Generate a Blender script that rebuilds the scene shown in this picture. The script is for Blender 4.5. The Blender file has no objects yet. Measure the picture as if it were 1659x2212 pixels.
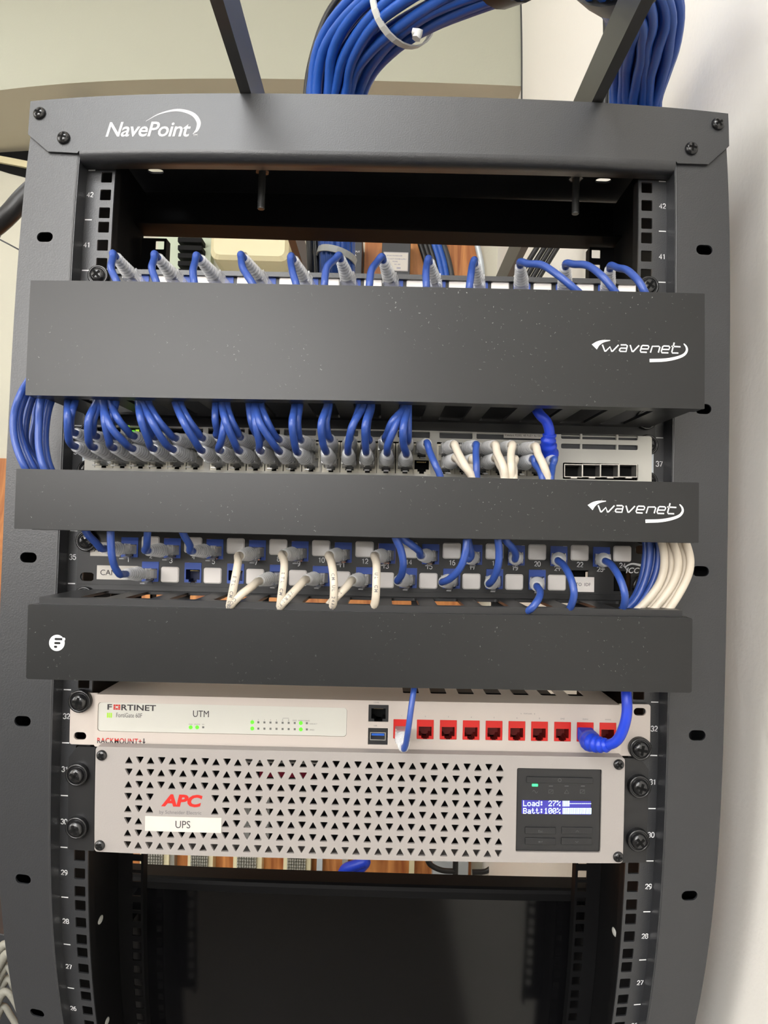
import bpy, bmesh, math, random
from mathutils import Vector, Matrix, Euler
from mathutils.geometry import delaunay_2d_cdt
random.seed(7)
SC = bpy.context.scene
COL = SC.collection
ZO = 1640.0            # mm: height of the rack's U36 lower edge above the floor; all builders work in millimetres around it
ROLL = 0.00906         # the devices sit a hair out of level in the leaning posts

# ------------------------------------------------------------------ camera: a phone lens with strong barrel distortion
CAM = (14.701882, -565.0, 5.4620921)
RV = (-0.028061369, -0.00051672857, 0.029467756)
KP = (0.030587845, 0.00026574895, -3.0780964e-05, 6.1318606e-07)   # theta = sum k_i r^i, r in mm on a 36 mm wide sensor
def rodrigues(rv):
    v = Vector(rv)
    return Matrix.Rotation(v.length, 3, v.normalized())
R_CV = rodrigues(RV) @ Matrix(((1, 0, 0), (0, 0, -1), (0, 1, 0)))
cd = bpy.data.cameras.new('camera'); cam = bpy.data.objects.new('camera', cd); COL.objects.link(cam); SC.camera = cam
cd.type = 'PANO'; cd.panorama_type = 'FISHEYE_LENS_POLYNOMIAL'; cd.fisheye_fov = math.radians(180)
cd.fisheye_polynomial_k0 = 0
cd.fisheye_polynomial_k1, cd.fisheye_polynomial_k2, cd.fisheye_polynomial_k3, cd.fisheye_polynomial_k4 = [-k for k in KP]
cd.sensor_width = 36; cd.sensor_height = 48; cd.sensor_fit = 'HORIZONTAL'; cd.clip_start = 0.01
m4 = (Matrix(((1, 0, 0), (0, -1, 0), (0, 0, -1))) @ R_CV).transposed().to_4x4()
m4.translation = Vector((CAM[0] / 1000, CAM[1] / 1000, (CAM[2] + ZO) / 1000))
cam.matrix_world = m4
def ray(u, v):
    du, dv = u - 829.5, v - 1106.0
    r = math.hypot(du, dv); x = r * 36 / 1659
    th = KP[0] * x + KP[1] * x ** 2 + KP[2] * x ** 3 + KP[3] * x ** 4
    q = Vector((math.sin(th) * du / r, math.sin(th) * dv / r, math.cos(th)))
    return R_CV.transposed() @ q
def at(u, v, y):
    """The point (mm) seen at pixel u, v on the plane at depth y."""
    d = ray(u, v); C = Vector(CAM)
    return C + d * ((y - C.y) / d.y)

# ------------------------------------------------------------------ light and exposure
SC.view_settings.view_transform = 'Standard'; SC.view_settings.look = 'None'; SC.view_settings.gamma = 1
SC.view_settings.use_curve_mapping = False; SC.view_settings.exposure = 0.0
W = bpy.data.worlds.new('world'); SC.world = W; W.use_nodes = True
W.node_tree.nodes['Background'].inputs[0].default_value = (0.9, 0.95, 1, 1)
W.node_tree.nodes['Background'].inputs[1].default_value = 0.25
TROFFERS = [(-650, -1950, 1560, 1200, 900, 14), (-1500, 400, 1560, 600, 600, 4.5)]  # second panel is an unseen fill added to brighten the back wall
FILL_WINDOW = (-2300, -50, 200, 1400, 11.0)                                  # daylight pane added out of view in the front wall as frontal fill: x0, x1, z0, z1, strength
FILL_WINDOW2 = (-2300, -500, -200, 1350, 4.5)                                # daylight pane added out of view in the left wall as side fill: y0, y1, z0, z1, strength   # x, y, z, width, length, watts

# ------------------------------------------------------------------ materials
def mat(name, col, rough=0.5, metal=0.0, spec=0.5, noise=0.0, nscale=40.0, bump=0.0, bscale=600.0, emit=None, estr=0.0, alpha=1.0, coat=0.0, trans=0.0, dust=0.0):
    m = bpy.data.materials.new(name); m.use_nodes = True
    nt = m.node_tree; b = nt.nodes['Principled BSDF']; L = nt.links
    b.inputs['Base Color'].default_value = (*col, 1); b.inputs['Roughness'].default_value = rough
    b.inputs['Metallic'].default_value = metal; b.inputs['Specular IOR Level'].default_value = spec
    b.inputs['Alpha'].default_value = alpha; b.inputs['Coat Weight'].default_value = coat
    b.inputs['Transmission Weight'].default_value = trans
    tc = nt.nodes.new('ShaderNodeTexCoord')
    out = None
    if noise:
        n = nt.nodes.new('ShaderNodeTexNoise'); n.inputs['Scale'].default_value = nscale; n.inputs['Detail'].default_value = 5
        L.new(tc.outputs['Object'], n.inputs['Vector'])
        mx = nt.nodes.new('ShaderNodeMix'); mx.data_type = 'RGBA'
        mx.inputs['A'].default_value = (*[c * (1 - noise) for c in col], 1); mx.inputs['B'].default_value = (*[min(1, c * (1 + noise)) for c in col], 1)
        L.new(n.outputs['Fac'], mx.inputs['Factor']); out = mx.outputs['Result']
    if dust:                                                       # lint and dust specks lying on the plastic
        v = nt.nodes.new('ShaderNodeTexVoronoi'); v.inputs['Scale'].default_value = 230; v.inputs['Randomness'].default_value = 1
        dn = nt.nodes.new('ShaderNodeTexNoise'); dn.inputs['Scale'].default_value = 900; dn.inputs['Detail'].default_value = 2
        va = nt.nodes.new('ShaderNodeVectorMath'); va.operation = 'MULTIPLY_ADD'; va.inputs[1].default_value = (0.004,) * 3
        L.new(tc.outputs['Object'], dn.inputs['Vector']); L.new(dn.outputs['Color'], va.inputs[0]); L.new(tc.outputs['Object'], va.inputs[2])
        L.new(va.outputs[0], v.inputs['Vector'])
        lt = nt.nodes.new('ShaderNodeMath'); lt.operation = 'LESS_THAN'; lt.inputs[1].default_value = 0.085
        L.new(v.outputs['Distance'], lt.inputs[0])
        cl = nt.nodes.new('ShaderNodeTexNoise'); cl.inputs['Scale'].default_value = 14; L.new(tc.outputs['Object'], cl.inputs['Vector'])
        cr = nt.nodes.new('ShaderNodeMapRange'); cr.inputs['From Min'].default_value = 0.44; cr.inputs['From Max'].default_value = 0.68
        L.new(cl.outputs['Fac'], cr.inputs['Value'])
        mu = nt.nodes.new('ShaderNodeMath'); mu.operation = 'MULTIPLY'; L.new(lt.outputs[0], mu.inputs[0]); L.new(cr.outputs[0], mu.inputs[1])
        m2 = nt.nodes.new('ShaderNodeMath'); m2.operation = 'MULTIPLY'; m2.inputs[1].default_value = dust; L.new(mu.outputs[0], m2.inputs[0])
        mx = nt.nodes.new('ShaderNodeMix'); mx.data_type = 'RGBA'; mx.inputs['B'].default_value = (0.55, 0.55, 0.53, 1)
        if out: L.new(out, mx.inputs['A'])
        else: mx.inputs['A'].default_value = (*col, 1)
        L.new(m2.outputs[0], mx.inputs['Factor']); out = mx.outputs['Result']
    if out: L.new(out, b.inputs['Base Color'])
    if bump:
        n = nt.nodes.new('ShaderNodeTexNoise'); n.inputs['Scale'].default_value = bscale; n.inputs['Detail'].default_value = 3
        bp = nt.nodes.new('ShaderNodeBump'); bp.inputs['Strength'].default_value = bump; bp.inputs['Distance'].default_value = 0.002
        L.new(tc.outputs['Object'], n.inputs['Vector']); L.new(n.outputs['Fac'], bp.inputs['Height']); L.new(bp.outputs[0], b.inputs['Normal'])
    if emit:
        b.inputs['Emission Color'].default_value = (*emit, 1); b.inputs['Emission Strength'].default_value = estr
    return m
def srgb(r, g, b): return tuple(((c / 255) / 12.92 if c / 255 < 0.04045 else ((c / 255 + 0.055) / 1.055) ** 2.4) for c in (r, g, b))
M = {}
M['powder'] = mat('black_powder_coat', (0.024, 0.025, 0.028), 0.37, spec=0.75, bump=0.10, bscale=900, noise=0.1, nscale=800)
M['inner'] = mat('shade_darkened_black_steel', (0.005, 0.005, 0.0055), 0.6, spec=0.15)  # rack black darkened to hold the shade inside; also plain black parts
M['duct'] = mat('black_plastic_duct', (0.016, 0.016, 0.017), 0.38, spec=0.5)
M['cover'] = mat('dark_grey_plastic_cover', (0.013, 0.0132, 0.0135), 0.34, spec=0.42, noise=0.12, nscale=25, dust=0.5)
M['screw'] = mat('black_screw_steel', (0.012, 0.012, 0.013), 0.22, spec=0.7)
M['void'] = mat('recess_shade_black', (0.004, 0.004, 0.004), 0.8, spec=0.2)  # black laid into holes and recesses for the shade there
M['white_print'] = mat('white_print', (0.8, 0.8, 0.8), 0.6)
M['pale_print'] = mat('pale_grey_print', (0.5, 0.5, 0.51), 0.6)
M['grey_print'] = mat('grey_print', (0.18, 0.17, 0.17), 0.6)
M['faint_print'] = mat('faint_grey_print', (0.10, 0.10, 0.10), 0.6)
M['dark_print'] = mat('dark_print', (0.03, 0.025, 0.03), 0.6)
M['red_print'] = mat('red_print', (0.52, 0.022, 0.016), 0.6, spec=0.3)
M['switch'] = mat('grey_switch_plastic', srgb(188, 186, 178), 0.5, noise=0.03)
M['bracket'] = mat('pale_metal_bracket', srgb(200, 208, 214), 0.4, metal=0.3)
M['steel'] = mat('bright_steel', (0.62, 0.6, 0.56), 0.3, metal=0.8)
M['gold'] = mat('gold_contact', (0.7, 0.5, 0.2), 0.3, metal=0.9)
M['portframe'] = mat('cream_port_shell', srgb(178, 173, 158), 0.4, metal=0.3)
M['white'] = mat('white_powder_coat', srgb(196, 186, 178), 0.45, bump=0.03, bscale=900)
M['lens'] = mat('pale_status_window', srgb(205, 204, 196), 0.25)
M['silver'] = mat('silver_painted_bezel', srgb(160, 154, 150), 0.45, metal=0.15, bump=0.05, bscale=1200)
M['label'] = mat('white_paper_label', srgb(200, 195, 187), 0.7)
M['blank'] = mat('light_grey_blank_insert', srgb(244, 238, 233), 0.55)
M['jackblue'] = mat('blue_jack_plastic', srgb(44, 78, 165), 0.45)
M['jackred'] = mat('red_jack_plastic', srgb(200, 24, 16), 0.45)
M['blue'] = mat('blue_cord_jacket', srgb(50, 78, 152), 0.32, spec=0.5, noise=0.08, nscale=120)
M['bundle'] = mat('blue_cable_jacket', srgb(28, 80, 168), 0.42, noise=0.12, nscale=160)
M['fatblue'] = mat('royal_blue_cord_jacket', srgb(28, 62, 195), 0.4)
M['whitecord'] = mat('white_cord_jacket', srgb(206, 195, 178), 0.42, noise=0.06, nscale=150)
M['blackcord'] = mat('black_cord_jacket', (0.01, 0.01, 0.011), 0.4)
M['clear'] = mat('clear_connector_plastic', (0.95, 0.955, 0.96), 0.07, spec=1.0, alpha=0.36, coat=1.0)
M['tie'] = mat('white_nylon_tie', srgb(205, 205, 200), 0.45)
M['gloss'] = mat('glossy_black_panel', (0.004, 0.004, 0.0045), 0.09, spec=0.4)
M['led'] = mat('lit_green_led', (0.05, 0.3, 0.02), 0.4, emit=(0.16, 1.0, 0.03), estr=0.95)
M['led2'] = mat('lit_lime_led', (0.15, 0.3, 0.02), 0.4, emit=(0.5, 0.9, 0.02), estr=0.6)
M['led3'] = mat('lit_emerald_led', (0.05, 0.6, 0.2), 0.4, emit=(0.03, 1.0, 0.22), estr=1.3)
M['ledoff'] = mat('unlit_led', (0.16, 0.16, 0.15), 0.4)
M['lcd'] = mat('backlit_lcd', srgb(50, 45, 130), 0.3, emit=srgb(62, 58, 165), estr=0.55)
M['lcdtext'] = mat('lit_lcd_segments', (0.7, 0.85, 0.95), 0.4, emit=(0.62, 0.85, 1.0), estr=0.9)
M['wallw'] = mat('wall_paint', srgb(242, 239, 233), 0.8, bump=0.25, bscale=140)
M['cream'] = mat('cream_wall_paint', srgb(203, 200, 184), 0.8, bump=0.1, bscale=140)
M['bulkhead'] = mat('bulkhead_paint', srgb(170, 170, 154), 0.8, bump=0.1, bscale=140)
M['soffit'] = mat('beige_paint', srgb(196, 189, 170), 0.85)
M['wallfar'] = mat('taupe_wall_paint', (0.16, 0.155, 0.15), 0.85)
M['runway'] = mat('black_runway_paint', (0.032, 0.032, 0.031), 0.4, spec=1.0)
M['bolt'] = mat('dark_zinc_bolt', (0.09, 0.09, 0.09), 0.35, metal=0.6)
M['floor'] = mat('vinyl_floor', srgb(84, 78, 70), 0.5, noise=0.15, nscale=8)
M['ivory'] = mat('ivory_plastic', srgb(226, 216, 178), 0.4)
M['palegreen'] = mat('pale_green_board', srgb(196, 206, 184), 0.6)
M['amp'] = mat('charcoal_amplifier_case', (0.035, 0.037, 0.042), 0.5)
M['ribbed'] = mat('grey_pins', srgb(150, 148, 138), 0.5, noise=0.2, nscale=300)
M['usb'] = mat('blue_usb_tongue', srgb(30, 90, 190), 0.4)
def wood():
    m = mat('orange_plywood', srgb(190, 118, 58), 0.5)
    nt = m.node_tree; b = nt.nodes['Principled BSDF']; tc = nt.nodes.new('ShaderNodeTexCoord')
    mp = nt.nodes.new('ShaderNodeMapping'); mp.inputs['Scale'].default_value = (6, 6, 0.7)
    n = nt.nodes.new('ShaderNodeTexNoise'); n.inputs['Scale'].default_value = 4; n.inputs['Detail'].default_value = 8; n.inputs['Distortion'].default_value = 1.5
    cr = nt.nodes.new('ShaderNodeValToRGB')
    cr.color_ramp.elements[0].color = (*srgb(140, 72, 28), 1); cr.color_ramp.elements[1].color = (*srgb(214, 146, 82), 1)
    cr.color_ramp.elements[0].position = 0.3; cr.color_ramp.elements[1].position = 0.7
    L = nt.links; L.new(tc.outputs['Object'], mp.inputs[0]); L.new(mp.outputs[0], n.inputs['Vector']); L.new(n.outputs['Fac'], cr.inputs[0]); L.new(cr.outputs[0], b.inputs['Base Color'])
    return m
M['wood'] = wood()

# ------------------------------------------------------------------ mesh builder (millimetres)
def inside(p, poly):
    c = False; n = len(poly); j = n - 1
    for i in range(n):
        if (poly[i][1] > p[1]) != (poly[j][1] > p[1]) and p[0] < (poly[j][0] - poly[i][0]) * (p[1] - poly[i][1]) / (poly[j][1] - poly[i][1]) + poly[i][0]:
            c = not c
        j = i
    return c
def rect(x0, x1, z0, z1, r=0.0, n=4):
    if not r: return [(x0, z0), (x1, z0), (x1, z1), (x0, z1)]
    o = []
    for cx, cz, a in ((x1 - r, z0 + r, -90), (x1 - r, z1 - r, 0), (x0 + r, z1 - r, 90), (x0 + r, z0 + r, 180)):
        for k in range(n + 1):
            t = math.radians(a + 90 * k / n); o.append((cx + r * math.cos(t), cz + r * math.sin(t)))
    return o
def smooth_path(pts, n=6):
    P = [Vector(p) for p in pts]
    if len(P) < 3: return P
    P = [P[0] * 2 - P[1]] + P + [P[-1] * 2 - P[-2]]; o = []
    for i in range(1, len(P) - 2):
        a, b, c, d = P[i - 1:i + 3]
        for k in range(n):
            t = k / n
            o.append(0.5 * ((2 * b) + (c - a) * t + (2 * a - 5 * b + 4 * c - d) * t * t + (3 * b - a - 3 * c + d) * t ** 3))
    o.append(P[-2]); return o
_curves = {}; ORG = {}                                              # ORG: where an object's local frame sits, in mm
def glyphs(s, bold=0.0, shear=0.0, space=1.0):
    key = (s, bold, shear, space)
    if key not in _curves:
        c = bpy.data.curves.new('t', 'FONT'); c.body = s; c.size = 1; c.offset = bold; c.shear = shear; c.space_character = space; c.resolution_u = 3
        o = bpy.data.objects.new('t', c); COL.objects.link(o)
        dg = bpy.context.evaluated_depsgraph_get(); me = bpy.data.meshes.new_from_object(o.evaluated_get(dg))
        _curves[key] = ([v.co.to_2d() for v in me.vertices], [tuple(p.vertices) for p in me.polygons])
        bpy.data.objects.remove(o); bpy.data.curves.remove(c); bpy.data.meshes.remove(me)
    return _curves[key]
def _arc(cx, cy, rx, ry, a0, a1, n=10): return [(cx + rx * math.cos(math.radians(a0 + (a1 - a0) * i / n)), cy + ry * math.sin(math.radians(a0 + (a1 - a0) * i / n))) for i in range(n + 1)]
DIGIT = {'0': [_arc(.5, .5, .5, .5, 0, 360, 18)], '1': [[(.15, .78), (.58, 1), (.58, 0)]], '2': [_arc(.5, .7, .46, .3, 170, -35) + [(.02, .04), (1, .04)]],
  '3': [_arc(.48, .73, .44, .27, 165, -80) + _arc(.48, .27, .5, .27, 85, -165)], '4': [[(.72, 0), (.72, 1), (0, .3), (1, .3)]],
  '5': [[(.92, .96), (.2, .96), (.1, .5)] + _arc(.48, .32, .5, .32, 130, -160)], '6': [_arc(.5, .3, .47, .3, 0, 360, 14), _arc(.72, .4, .7, .58, 80, 195)],
  '7': [[(0, .96), (.98, .96), (.35, 0)]], '8': [_arc(.5, .75, .42, .25, 0, 360, 12), _arc(.5, .26, .5, .26, 0, 360, 12)], '9': [_arc(.5, .7, .47, .3, 0, 360, 14), _arc(.28, .6, .7, .58, 260, 375)]}
DOTS = {'L': '10000 10000 10000 10000 10000 10000 11111', 'o': '00000 00000 01110 10001 10001 10001 01110', 'a': '00000 00000 01110 00001 01111 10001 01111', 'd': '00001 00001 01101 10011 10001 10001 01111',
  ':': '00000 01100 01100 00000 01100 01100 00000', '2': '01110 10001 00001 00010 00100 01000 11111', '7': '11111 00001 00010 00100 01000 01000 01000', '%': '11000 11001 00010 00100 01000 10011 00011',
  'B': '11110 10001 10001 11110 10001 10001 11110', 't': '01000 01000 11100 01000 01000 01001 00110', '1': '00100 01100 00100 00100 00100 00100 01110', '0': '01110 10001 10011 10101 11001 10001 01110', ' ': '00000 ' * 7}
class MB:
    def __init__(s, T=None): s.v = []; s.f = []; s.m = []; s.s = []; s.mi = 0; s.T = T
    def add(s, vs, fs, smooth=False):
        b = len(s.v); s.v += [Vector(v) for v in vs]
        for f in fs: s.f.append(tuple(b + i for i in f)); s.m.append(s.mi); s.s.append(smooth)
        return s
    def use(s, i): s.mi = i; return s
    def box(s, x0, x1, y0, y1, z0, z1):
        v = [(x, y, z) for x in (x0, x1) for y in (y0, y1) for z in (z0, z1)]
        return s.add(v, [(0, 1, 3, 2), (4, 6, 7, 5), (0, 4, 5, 1), (2, 3, 7, 6), (0, 2, 6, 4), (1, 5, 7, 3)])
    def bbox(s, x0, x1, y0, y1, z0, z1, r=0.6):                    # box with a rounded front outline and chamfered front edge
        a = rect(x0 + r * 0.5, x1 - r * 0.5, z0 + r * 0.5, z1 - r * 0.5, r * 0.8, 3); b = rect(x0, x1, z0, z1, r, 3); n = len(a)
        v = [(p[0], y0, p[1]) for p in a] + [(p[0], y0 + r * 0.5, p[1]) for p in b] + [(p[0], y1, p[1]) for p in b]
        f = [tuple(range(n)), tuple(range(3 * n - 1, 2 * n - 1, -1))]
        for k in range(2):
            for i in range(n): f.append((k * n + i, k * n + n + i, k * n + n + (i + 1) % n, k * n + (i + 1) % n))
        return s.add(v, f)
    def plate(s, outer, holes, y0, y1, ax='y', walls=True):        # sheet with holes; outline in x,z (ax y), x,y (ax z) or y,z (ax x)
        loops = [outer] + holes; vs = []; es = []
        for lp in loops:
            b = len(vs); vs += [Vector(p) for p in lp]; es += [(b + i, b + (i + 1) % len(lp)) for i in range(len(lp))]
        V, _, F, *_ = delaunay_2d_cdt(vs, es, [], 1, 1e-5)
        bb = [(min(p[0] for p in h), max(p[0] for p in h), min(p[1] for p in h), max(p[1] for p in h), h) for h in holes]
        keep = []
        for f in F:
            c = (sum(V[i][0] for i in f) / len(f), sum(V[i][1] for i in f) / len(f))
            if not inside(c, outer): continue
            if any(a < c[0] < b and e < c[1] < g and inside(c, h) for a, b, e, g, h in bb): continue
            keep.append(f)
        def P(p, y): return (p[0], y, p[1]) if ax == 'y' else ((p[0], p[1], y) if ax == 'z' else (y, p[0], p[1]))
        s.add([P(p, y0) for p in V], keep); s.add([P(p, y1) for p in V], [f[::-1] for f in keep])
        if walls:
            for lp in loops:
                n = len(lp)
                s.add([P(p, y0) for p in lp] + [P(p, y1) for p in lp], [(i, (i + 1) % n, n + (i + 1) % n, n + i) for i in range(n)])
        return s
    def prism(s, poly, y0, y1, ax='y'): return s.plate(poly, [], y0, y1, ax)
    def tube(s, pts, r, n=8, cap=True, flat=1.0):
        P = [Vector(p) for p in pts]; m = len(P)
        R = r if isinstance(r, (list, tuple)) else [r] * m
        t0 = (P[1] - P[0]).normalized(); up = Vector((0, 0, 1)) if abs(t0.z) < 0.9 else Vector((1, 0, 0))
        nrm = (up - t0 * up.dot(t0)).normalized(); vs = []; prev = t0
        for i in range(m):
            t = (P[min(i + 1, m - 1)] - P[max(i - 1, 0)])
            t = t.normalized() if t.length > 1e-9 else prev
            nrm = prev.rotation_difference(t) @ nrm; nrm = (nrm - t * nrm.dot(t)).normalized(); bn = t.cross(nrm); prev = t
            for k in range(n):
                a = 2 * math.pi * k / n; vs.append(P[i] + nrm * (math.cos(a) * R[i] * flat) + bn * (math.sin(a) * R[i]))
        f = [(i * n + k, i * n + (k + 1) % n, (i + 1) * n + (k + 1) % n, (i + 1) * n + k) for i in range(m - 1) for k in range(n)]
        s.add(vs, f, True)
        if cap: s.add(vs[:n], [tuple(range(n - 1, -1, -1))]); s.add(vs[-n:], [tuple(range(n))])
        return s
    def lathe(s, prof, n=20, c=(0, 0, 0), d=(0, -1, 0), smooth=True):   # profile (radius, distance along d)
        d = Vector(d).normalized(); q = Vector((0, 0, -1)).rotation_difference(d) if True else None
        c = Vector(c); vs = []
        e1 = d.orthogonal().normalized(); e2 = d.cross(e1)
        for r, h in prof:
            for k in range(n):
                a = 2 * math.pi * k / n; vs.append(c + d * h + e1 * (r * math.cos(a)) + e2 * (r * math.sin(a)))
        f = [(i * n + k, (i + 1) * n + k, (i + 1) * n + (k + 1) % n, i * n + (k + 1) % n) for i in range(len(prof) - 1) for k in range(n)]
        s.add(vs, f, smooth); s.add(vs[-n:], [tuple(range(n))]); s.add(vs[:n], [tuple(range(n - 1, -1, -1))]); return s
    def text(s, t, x, z, y, w=None, h=None, align='l', bold=0.0, shear=0.0, space=1.0, th=0.15):   # lettering printed on a face that looks towards -y
        V, F = glyphs(t, bold, shear, space)
        if not V: return s
        x0 = min(v.x for v in V); x1 = max(v.x for v in V); z0 = min(v.y for v in V); z1 = max(v.y for v in V)
        if w and h: kx, kz = w / (x1 - x0), h / (z1 - z0)
        elif w: kx = kz = w / (x1 - x0)
        else: kx = kz = h / (z1 - z0)
        ox = x - ((x1 - x0) * kx / 2 if align == 'c' else 0)
        s.add([(ox + (v.x - x0) * kx, y - th, z + (v.y - z0) * kz) for v in V], F); return s
    def digits(s, t, x, z, y, h, wt=0.15):                           # upright sans numerals centred on x, foot at z
        w = h * .54; adv = h * .70; x0 = x - adv * (len(t) - 1) / 2
        for k, ch in enumerate(t):
            for pl in DIGIT[ch]: s.stroke([(x0 + adv * k + (a - .5) * w, z + b * h) for a, b in pl], h * wt, y)
        return s
    def stroke(s, pts, w, y, th=0.15):                               # printed line of width w (or widths) along x,z points
        m = len(pts); Wd = w if isinstance(w, (list, tuple)) else [w] * m; vs = []
        for i in range(m):
            a = Vector(pts[max(i - 1, 0)]); b = Vector(pts[min(i + 1, m - 1)]); t = (b - a).normalized(); nn = Vector((-t.y, t.x)) * Wd[i] / 2; p = Vector(pts[i])
            vs += [(p.x + nn.x, y - th, p.y + nn.y), (p.x - nn.x, y - th, p.y - nn.y)]
        return s.add(vs, [(2 * i, 2 * i + 1, 2 * i + 3, 2 * i + 2) for i in range(m - 1)])
    def build(s, name, mats, parent=None, origin=(0, 0, 0), label=None, recalc=True):
        if not isinstance(mats, (list, tuple)): mats = [mats]
        o = Vector(origin) if parent is None else ORG[parent.name]
        me = bpy.data.meshes.new(name)
        me.from_pydata([(v - o) / 1000 for v in s.v], [], s.f)
        for m in mats: me.materials.append(M[m] if isinstance(m, str) else m)
        for p, mi, sm in zip(me.polygons, s.m, s.s): p.material_index = mi; p.use_smooth = sm
        if recalc:
            bm = bmesh.new(); bm.from_mesh(me); bmesh.ops.recalc_face_normals(bm, faces=bm.faces); bm.to_mesh(me); bm.free()
        ob = bpy.data.objects.new(name, me); COL.objects.link(ob)
        if parent is not None: ob.parent = parent
        else: ob.location = (o.x / 1000, o.y / 1000, (o.z + ZO) / 1000)
        if label: ob['label'] = label
        ORG[ob.name] = o
        return ob
def tag(o, label, cat, group=None, kind=None):
    o['label'] = label; o['category'] = cat
    if group: o['group'] = group
    if kind: o['kind'] = kind
    return o
def thing(name, label, cat, org, roll=0.0, group=None):
    """An Empty at the thing's base; meshes parented to it are written in mm relative to the rack datum when roll is 0,
    or in the thing's own tilted frame about org when it is not."""
    o = bpy.data.objects.new(name, None); COL.objects.link(o); o.empty_display_size = 0.02
    o.location = (org[0] / 1000, org[1] / 1000, (org[2] + ZO) / 1000); o.rotation_euler = (0, -roll, 0)
    ORG[o.name] = Vector((0, 0, 0)) if roll else Vector(org)
    return tag(o, label, cat, group)
def struct(name, mb, m): o = mb.build(name, m); o['kind'] = 'structure'; return o
def copy_part(src, parent, mw):
    c = src.copy(); COL.objects.link(c); c.parent = parent; c.matrix_local = mw; return c
U = 44.45
def zU(u): return (u - 36) * U
def hole_z(u, k): return zU(u) + (6.35, 22.25, 38.1)[k]
class Dev:
    """Frame of a rolled rack device: L(u, v, y) turns a pixel into its local x, z."""
    def __init__(s, zc): s.zc = zc
    def L(s, u, v, y):
        p = at(u, v, y); x, z = p.x, p.z - s.zc
        return (x + ROLL * z, z - ROLL * x)

# ------------------------------------------------------------------ the room
XW = 345.0; YB = 1500.0; XL = -2600.0; YF = -3200.0; ZF = -ZO; ZC = 1640.0
struct('floor', MB().box(XL, XW + 80, YF, YB + 80, ZF - 60, ZF), 'floor')
struct('ceiling', MB().box(XL, XW + 80, YF, YB + 80, ZC, ZC + 60), 'wallw')
struct('wall_right', MB().box(XW, XW + 80, YF, YB + 80, ZF, ZC), 'wallw')
struct('wall_back', MB().box(XL, XW, YB, YB + 80, ZF, ZC), 'cream')
wy0_, wy1_, wv0_, wv1_, we2_ = FILL_WINDOW2
struct('wall_left', MB().plate(rect(YF, YB + 80, ZF, ZC), [rect(wy0_, wy1_, wv0_, wv1_)], XL - 80, XL, 'x'), 'cream')
wn2 = struct('added_window_2', MB().plate(rect(wy0_, wy1_, wv0_, wv1_), [rect(wy0_ + 50 + k * (wy1_ - wy0_ - 40) / 2, wy0_ + 10 + (k + 1) * (wy1_ - wy0_ - 40) / 2, wv0_ + 50, wv1_ - 50) for k in range(2)], XL - 70, XL - 20, 'x'), 'white')
MB().box(XL - 48, XL - 44, wy0_ + 5, wy1_ - 5, wv0_ + 5, wv1_ - 5).build('fill_pane', mat('fill_glow_left', (0.9, 0.9, 0.9), 0.5, emit=(1.0, 0.985, 0.97), estr=we2_), wn2)  # unseen glowing pane added for light from the left
wx0_, wx1_, wz0_, wz1_, we_ = FILL_WINDOW
struct('wall_front', MB().plate(rect(XL, XW, ZF, ZC), [rect(wx0_, wx1_, wz0_, wz1_)], YF - 80, YF), 'wallfar')
wn = MB().plate(rect(wx0_, wx1_, wz0_, wz1_), [rect(wx0_ + 50 + k * (wx1_ - wx0_ - 40) / 3, wx0_ + 10 + (k + 1) * (wx1_ - wx0_ - 40) / 3, wz0_ + 50, wz1_ - 50) for k in range(3)], YF - 70, YF - 20)
wn = struct('added_window_1', wn, 'white')
MB().box(wx0_ + 5, wx1_ - 5, YF - 48, YF - 44, wz0_ + 5, wz1_ - 5).build('fill_pane', mat('fill_glow', (0.9, 0.9, 0.9), 0.5, emit=(1.0, 0.975, 0.95), estr=we_), wn)  # unseen glowing pane added for frontal fill light
ZS = at(700, 172, 1150).z
mb = MB().box(XL, XW, 1150, YB, ZS, ZC); mb.m = [0] * 6
o = struct('trim_1', mb, ['bulkhead', 'soffit'])
for p in o.data.polygons:
    if p.normal.z < -0.5: p.material_index = 1
struct('trim_2', MB().box(XW - 3, XW, 1143, 1150, ZS - 120, ZC), 'amp')
for i, (x, y, z, w, l, e) in enumerate(TROFFERS):
    nm = ('the middle of the room', 'the left wall, an added fill')[i]
    t = thing('ceiling_light', 'lit recessed ceiling light panel towards ' + nm, 'light', (x, y, ZC))
    MB().box(x - w / 2 - 25, x + w / 2 + 25, y - l / 2 - 25, y + l / 2 + 25, ZC - 12, ZC - 1).build('light_frame', 'white', t)
    MB().box(x - w / 2, x + w / 2, y - l / 2, y + l / 2, ZC - 16, ZC - 12).build('diffuser', mat('lit_diffuser', (0.9, 0.9, 0.9), 0.5, emit=(0.95, 0.98, 1.0), estr=e), t)

# ------------------------------------------------------------------ the rack
def screw_mesh(r=6.2, washer=True, h=3.6):
    """Pan head with a cross recess, axis along -y, seat at the origin."""
    mb = MB(); y0 = 0
    if washer:
        mb.lathe([(r * 1.42, 0), (r * 1.42, 4.2), (r * 1.36, 4.8), (r * 1.16, 4.9), (r * 1.12, 4.3)], 24); y0 = 4.3
    mb.lathe([(r, y0), (r, y0 + h * .35), (r * .9, y0 + h * .68), (r * .66, y0 + h * .9), (r * .35, y0 + h), (r * .02, y0 + h)], 24)
    mb.use(1)  # near-black cross on top of the head, colour standing for a shaded recess
    a = r * .62; b = r * .17
    for k in range(2):
        w, l = (a, b) if k == 0 else (b, a)
        mb.box(-w, w, -(y0 + h + .1), -(y0 + h * .7), -l, l)
    ob = mb.build('screw', ['screw', 'void']); me = ob.data; bpy.data.objects.remove(ob); return me
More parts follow.
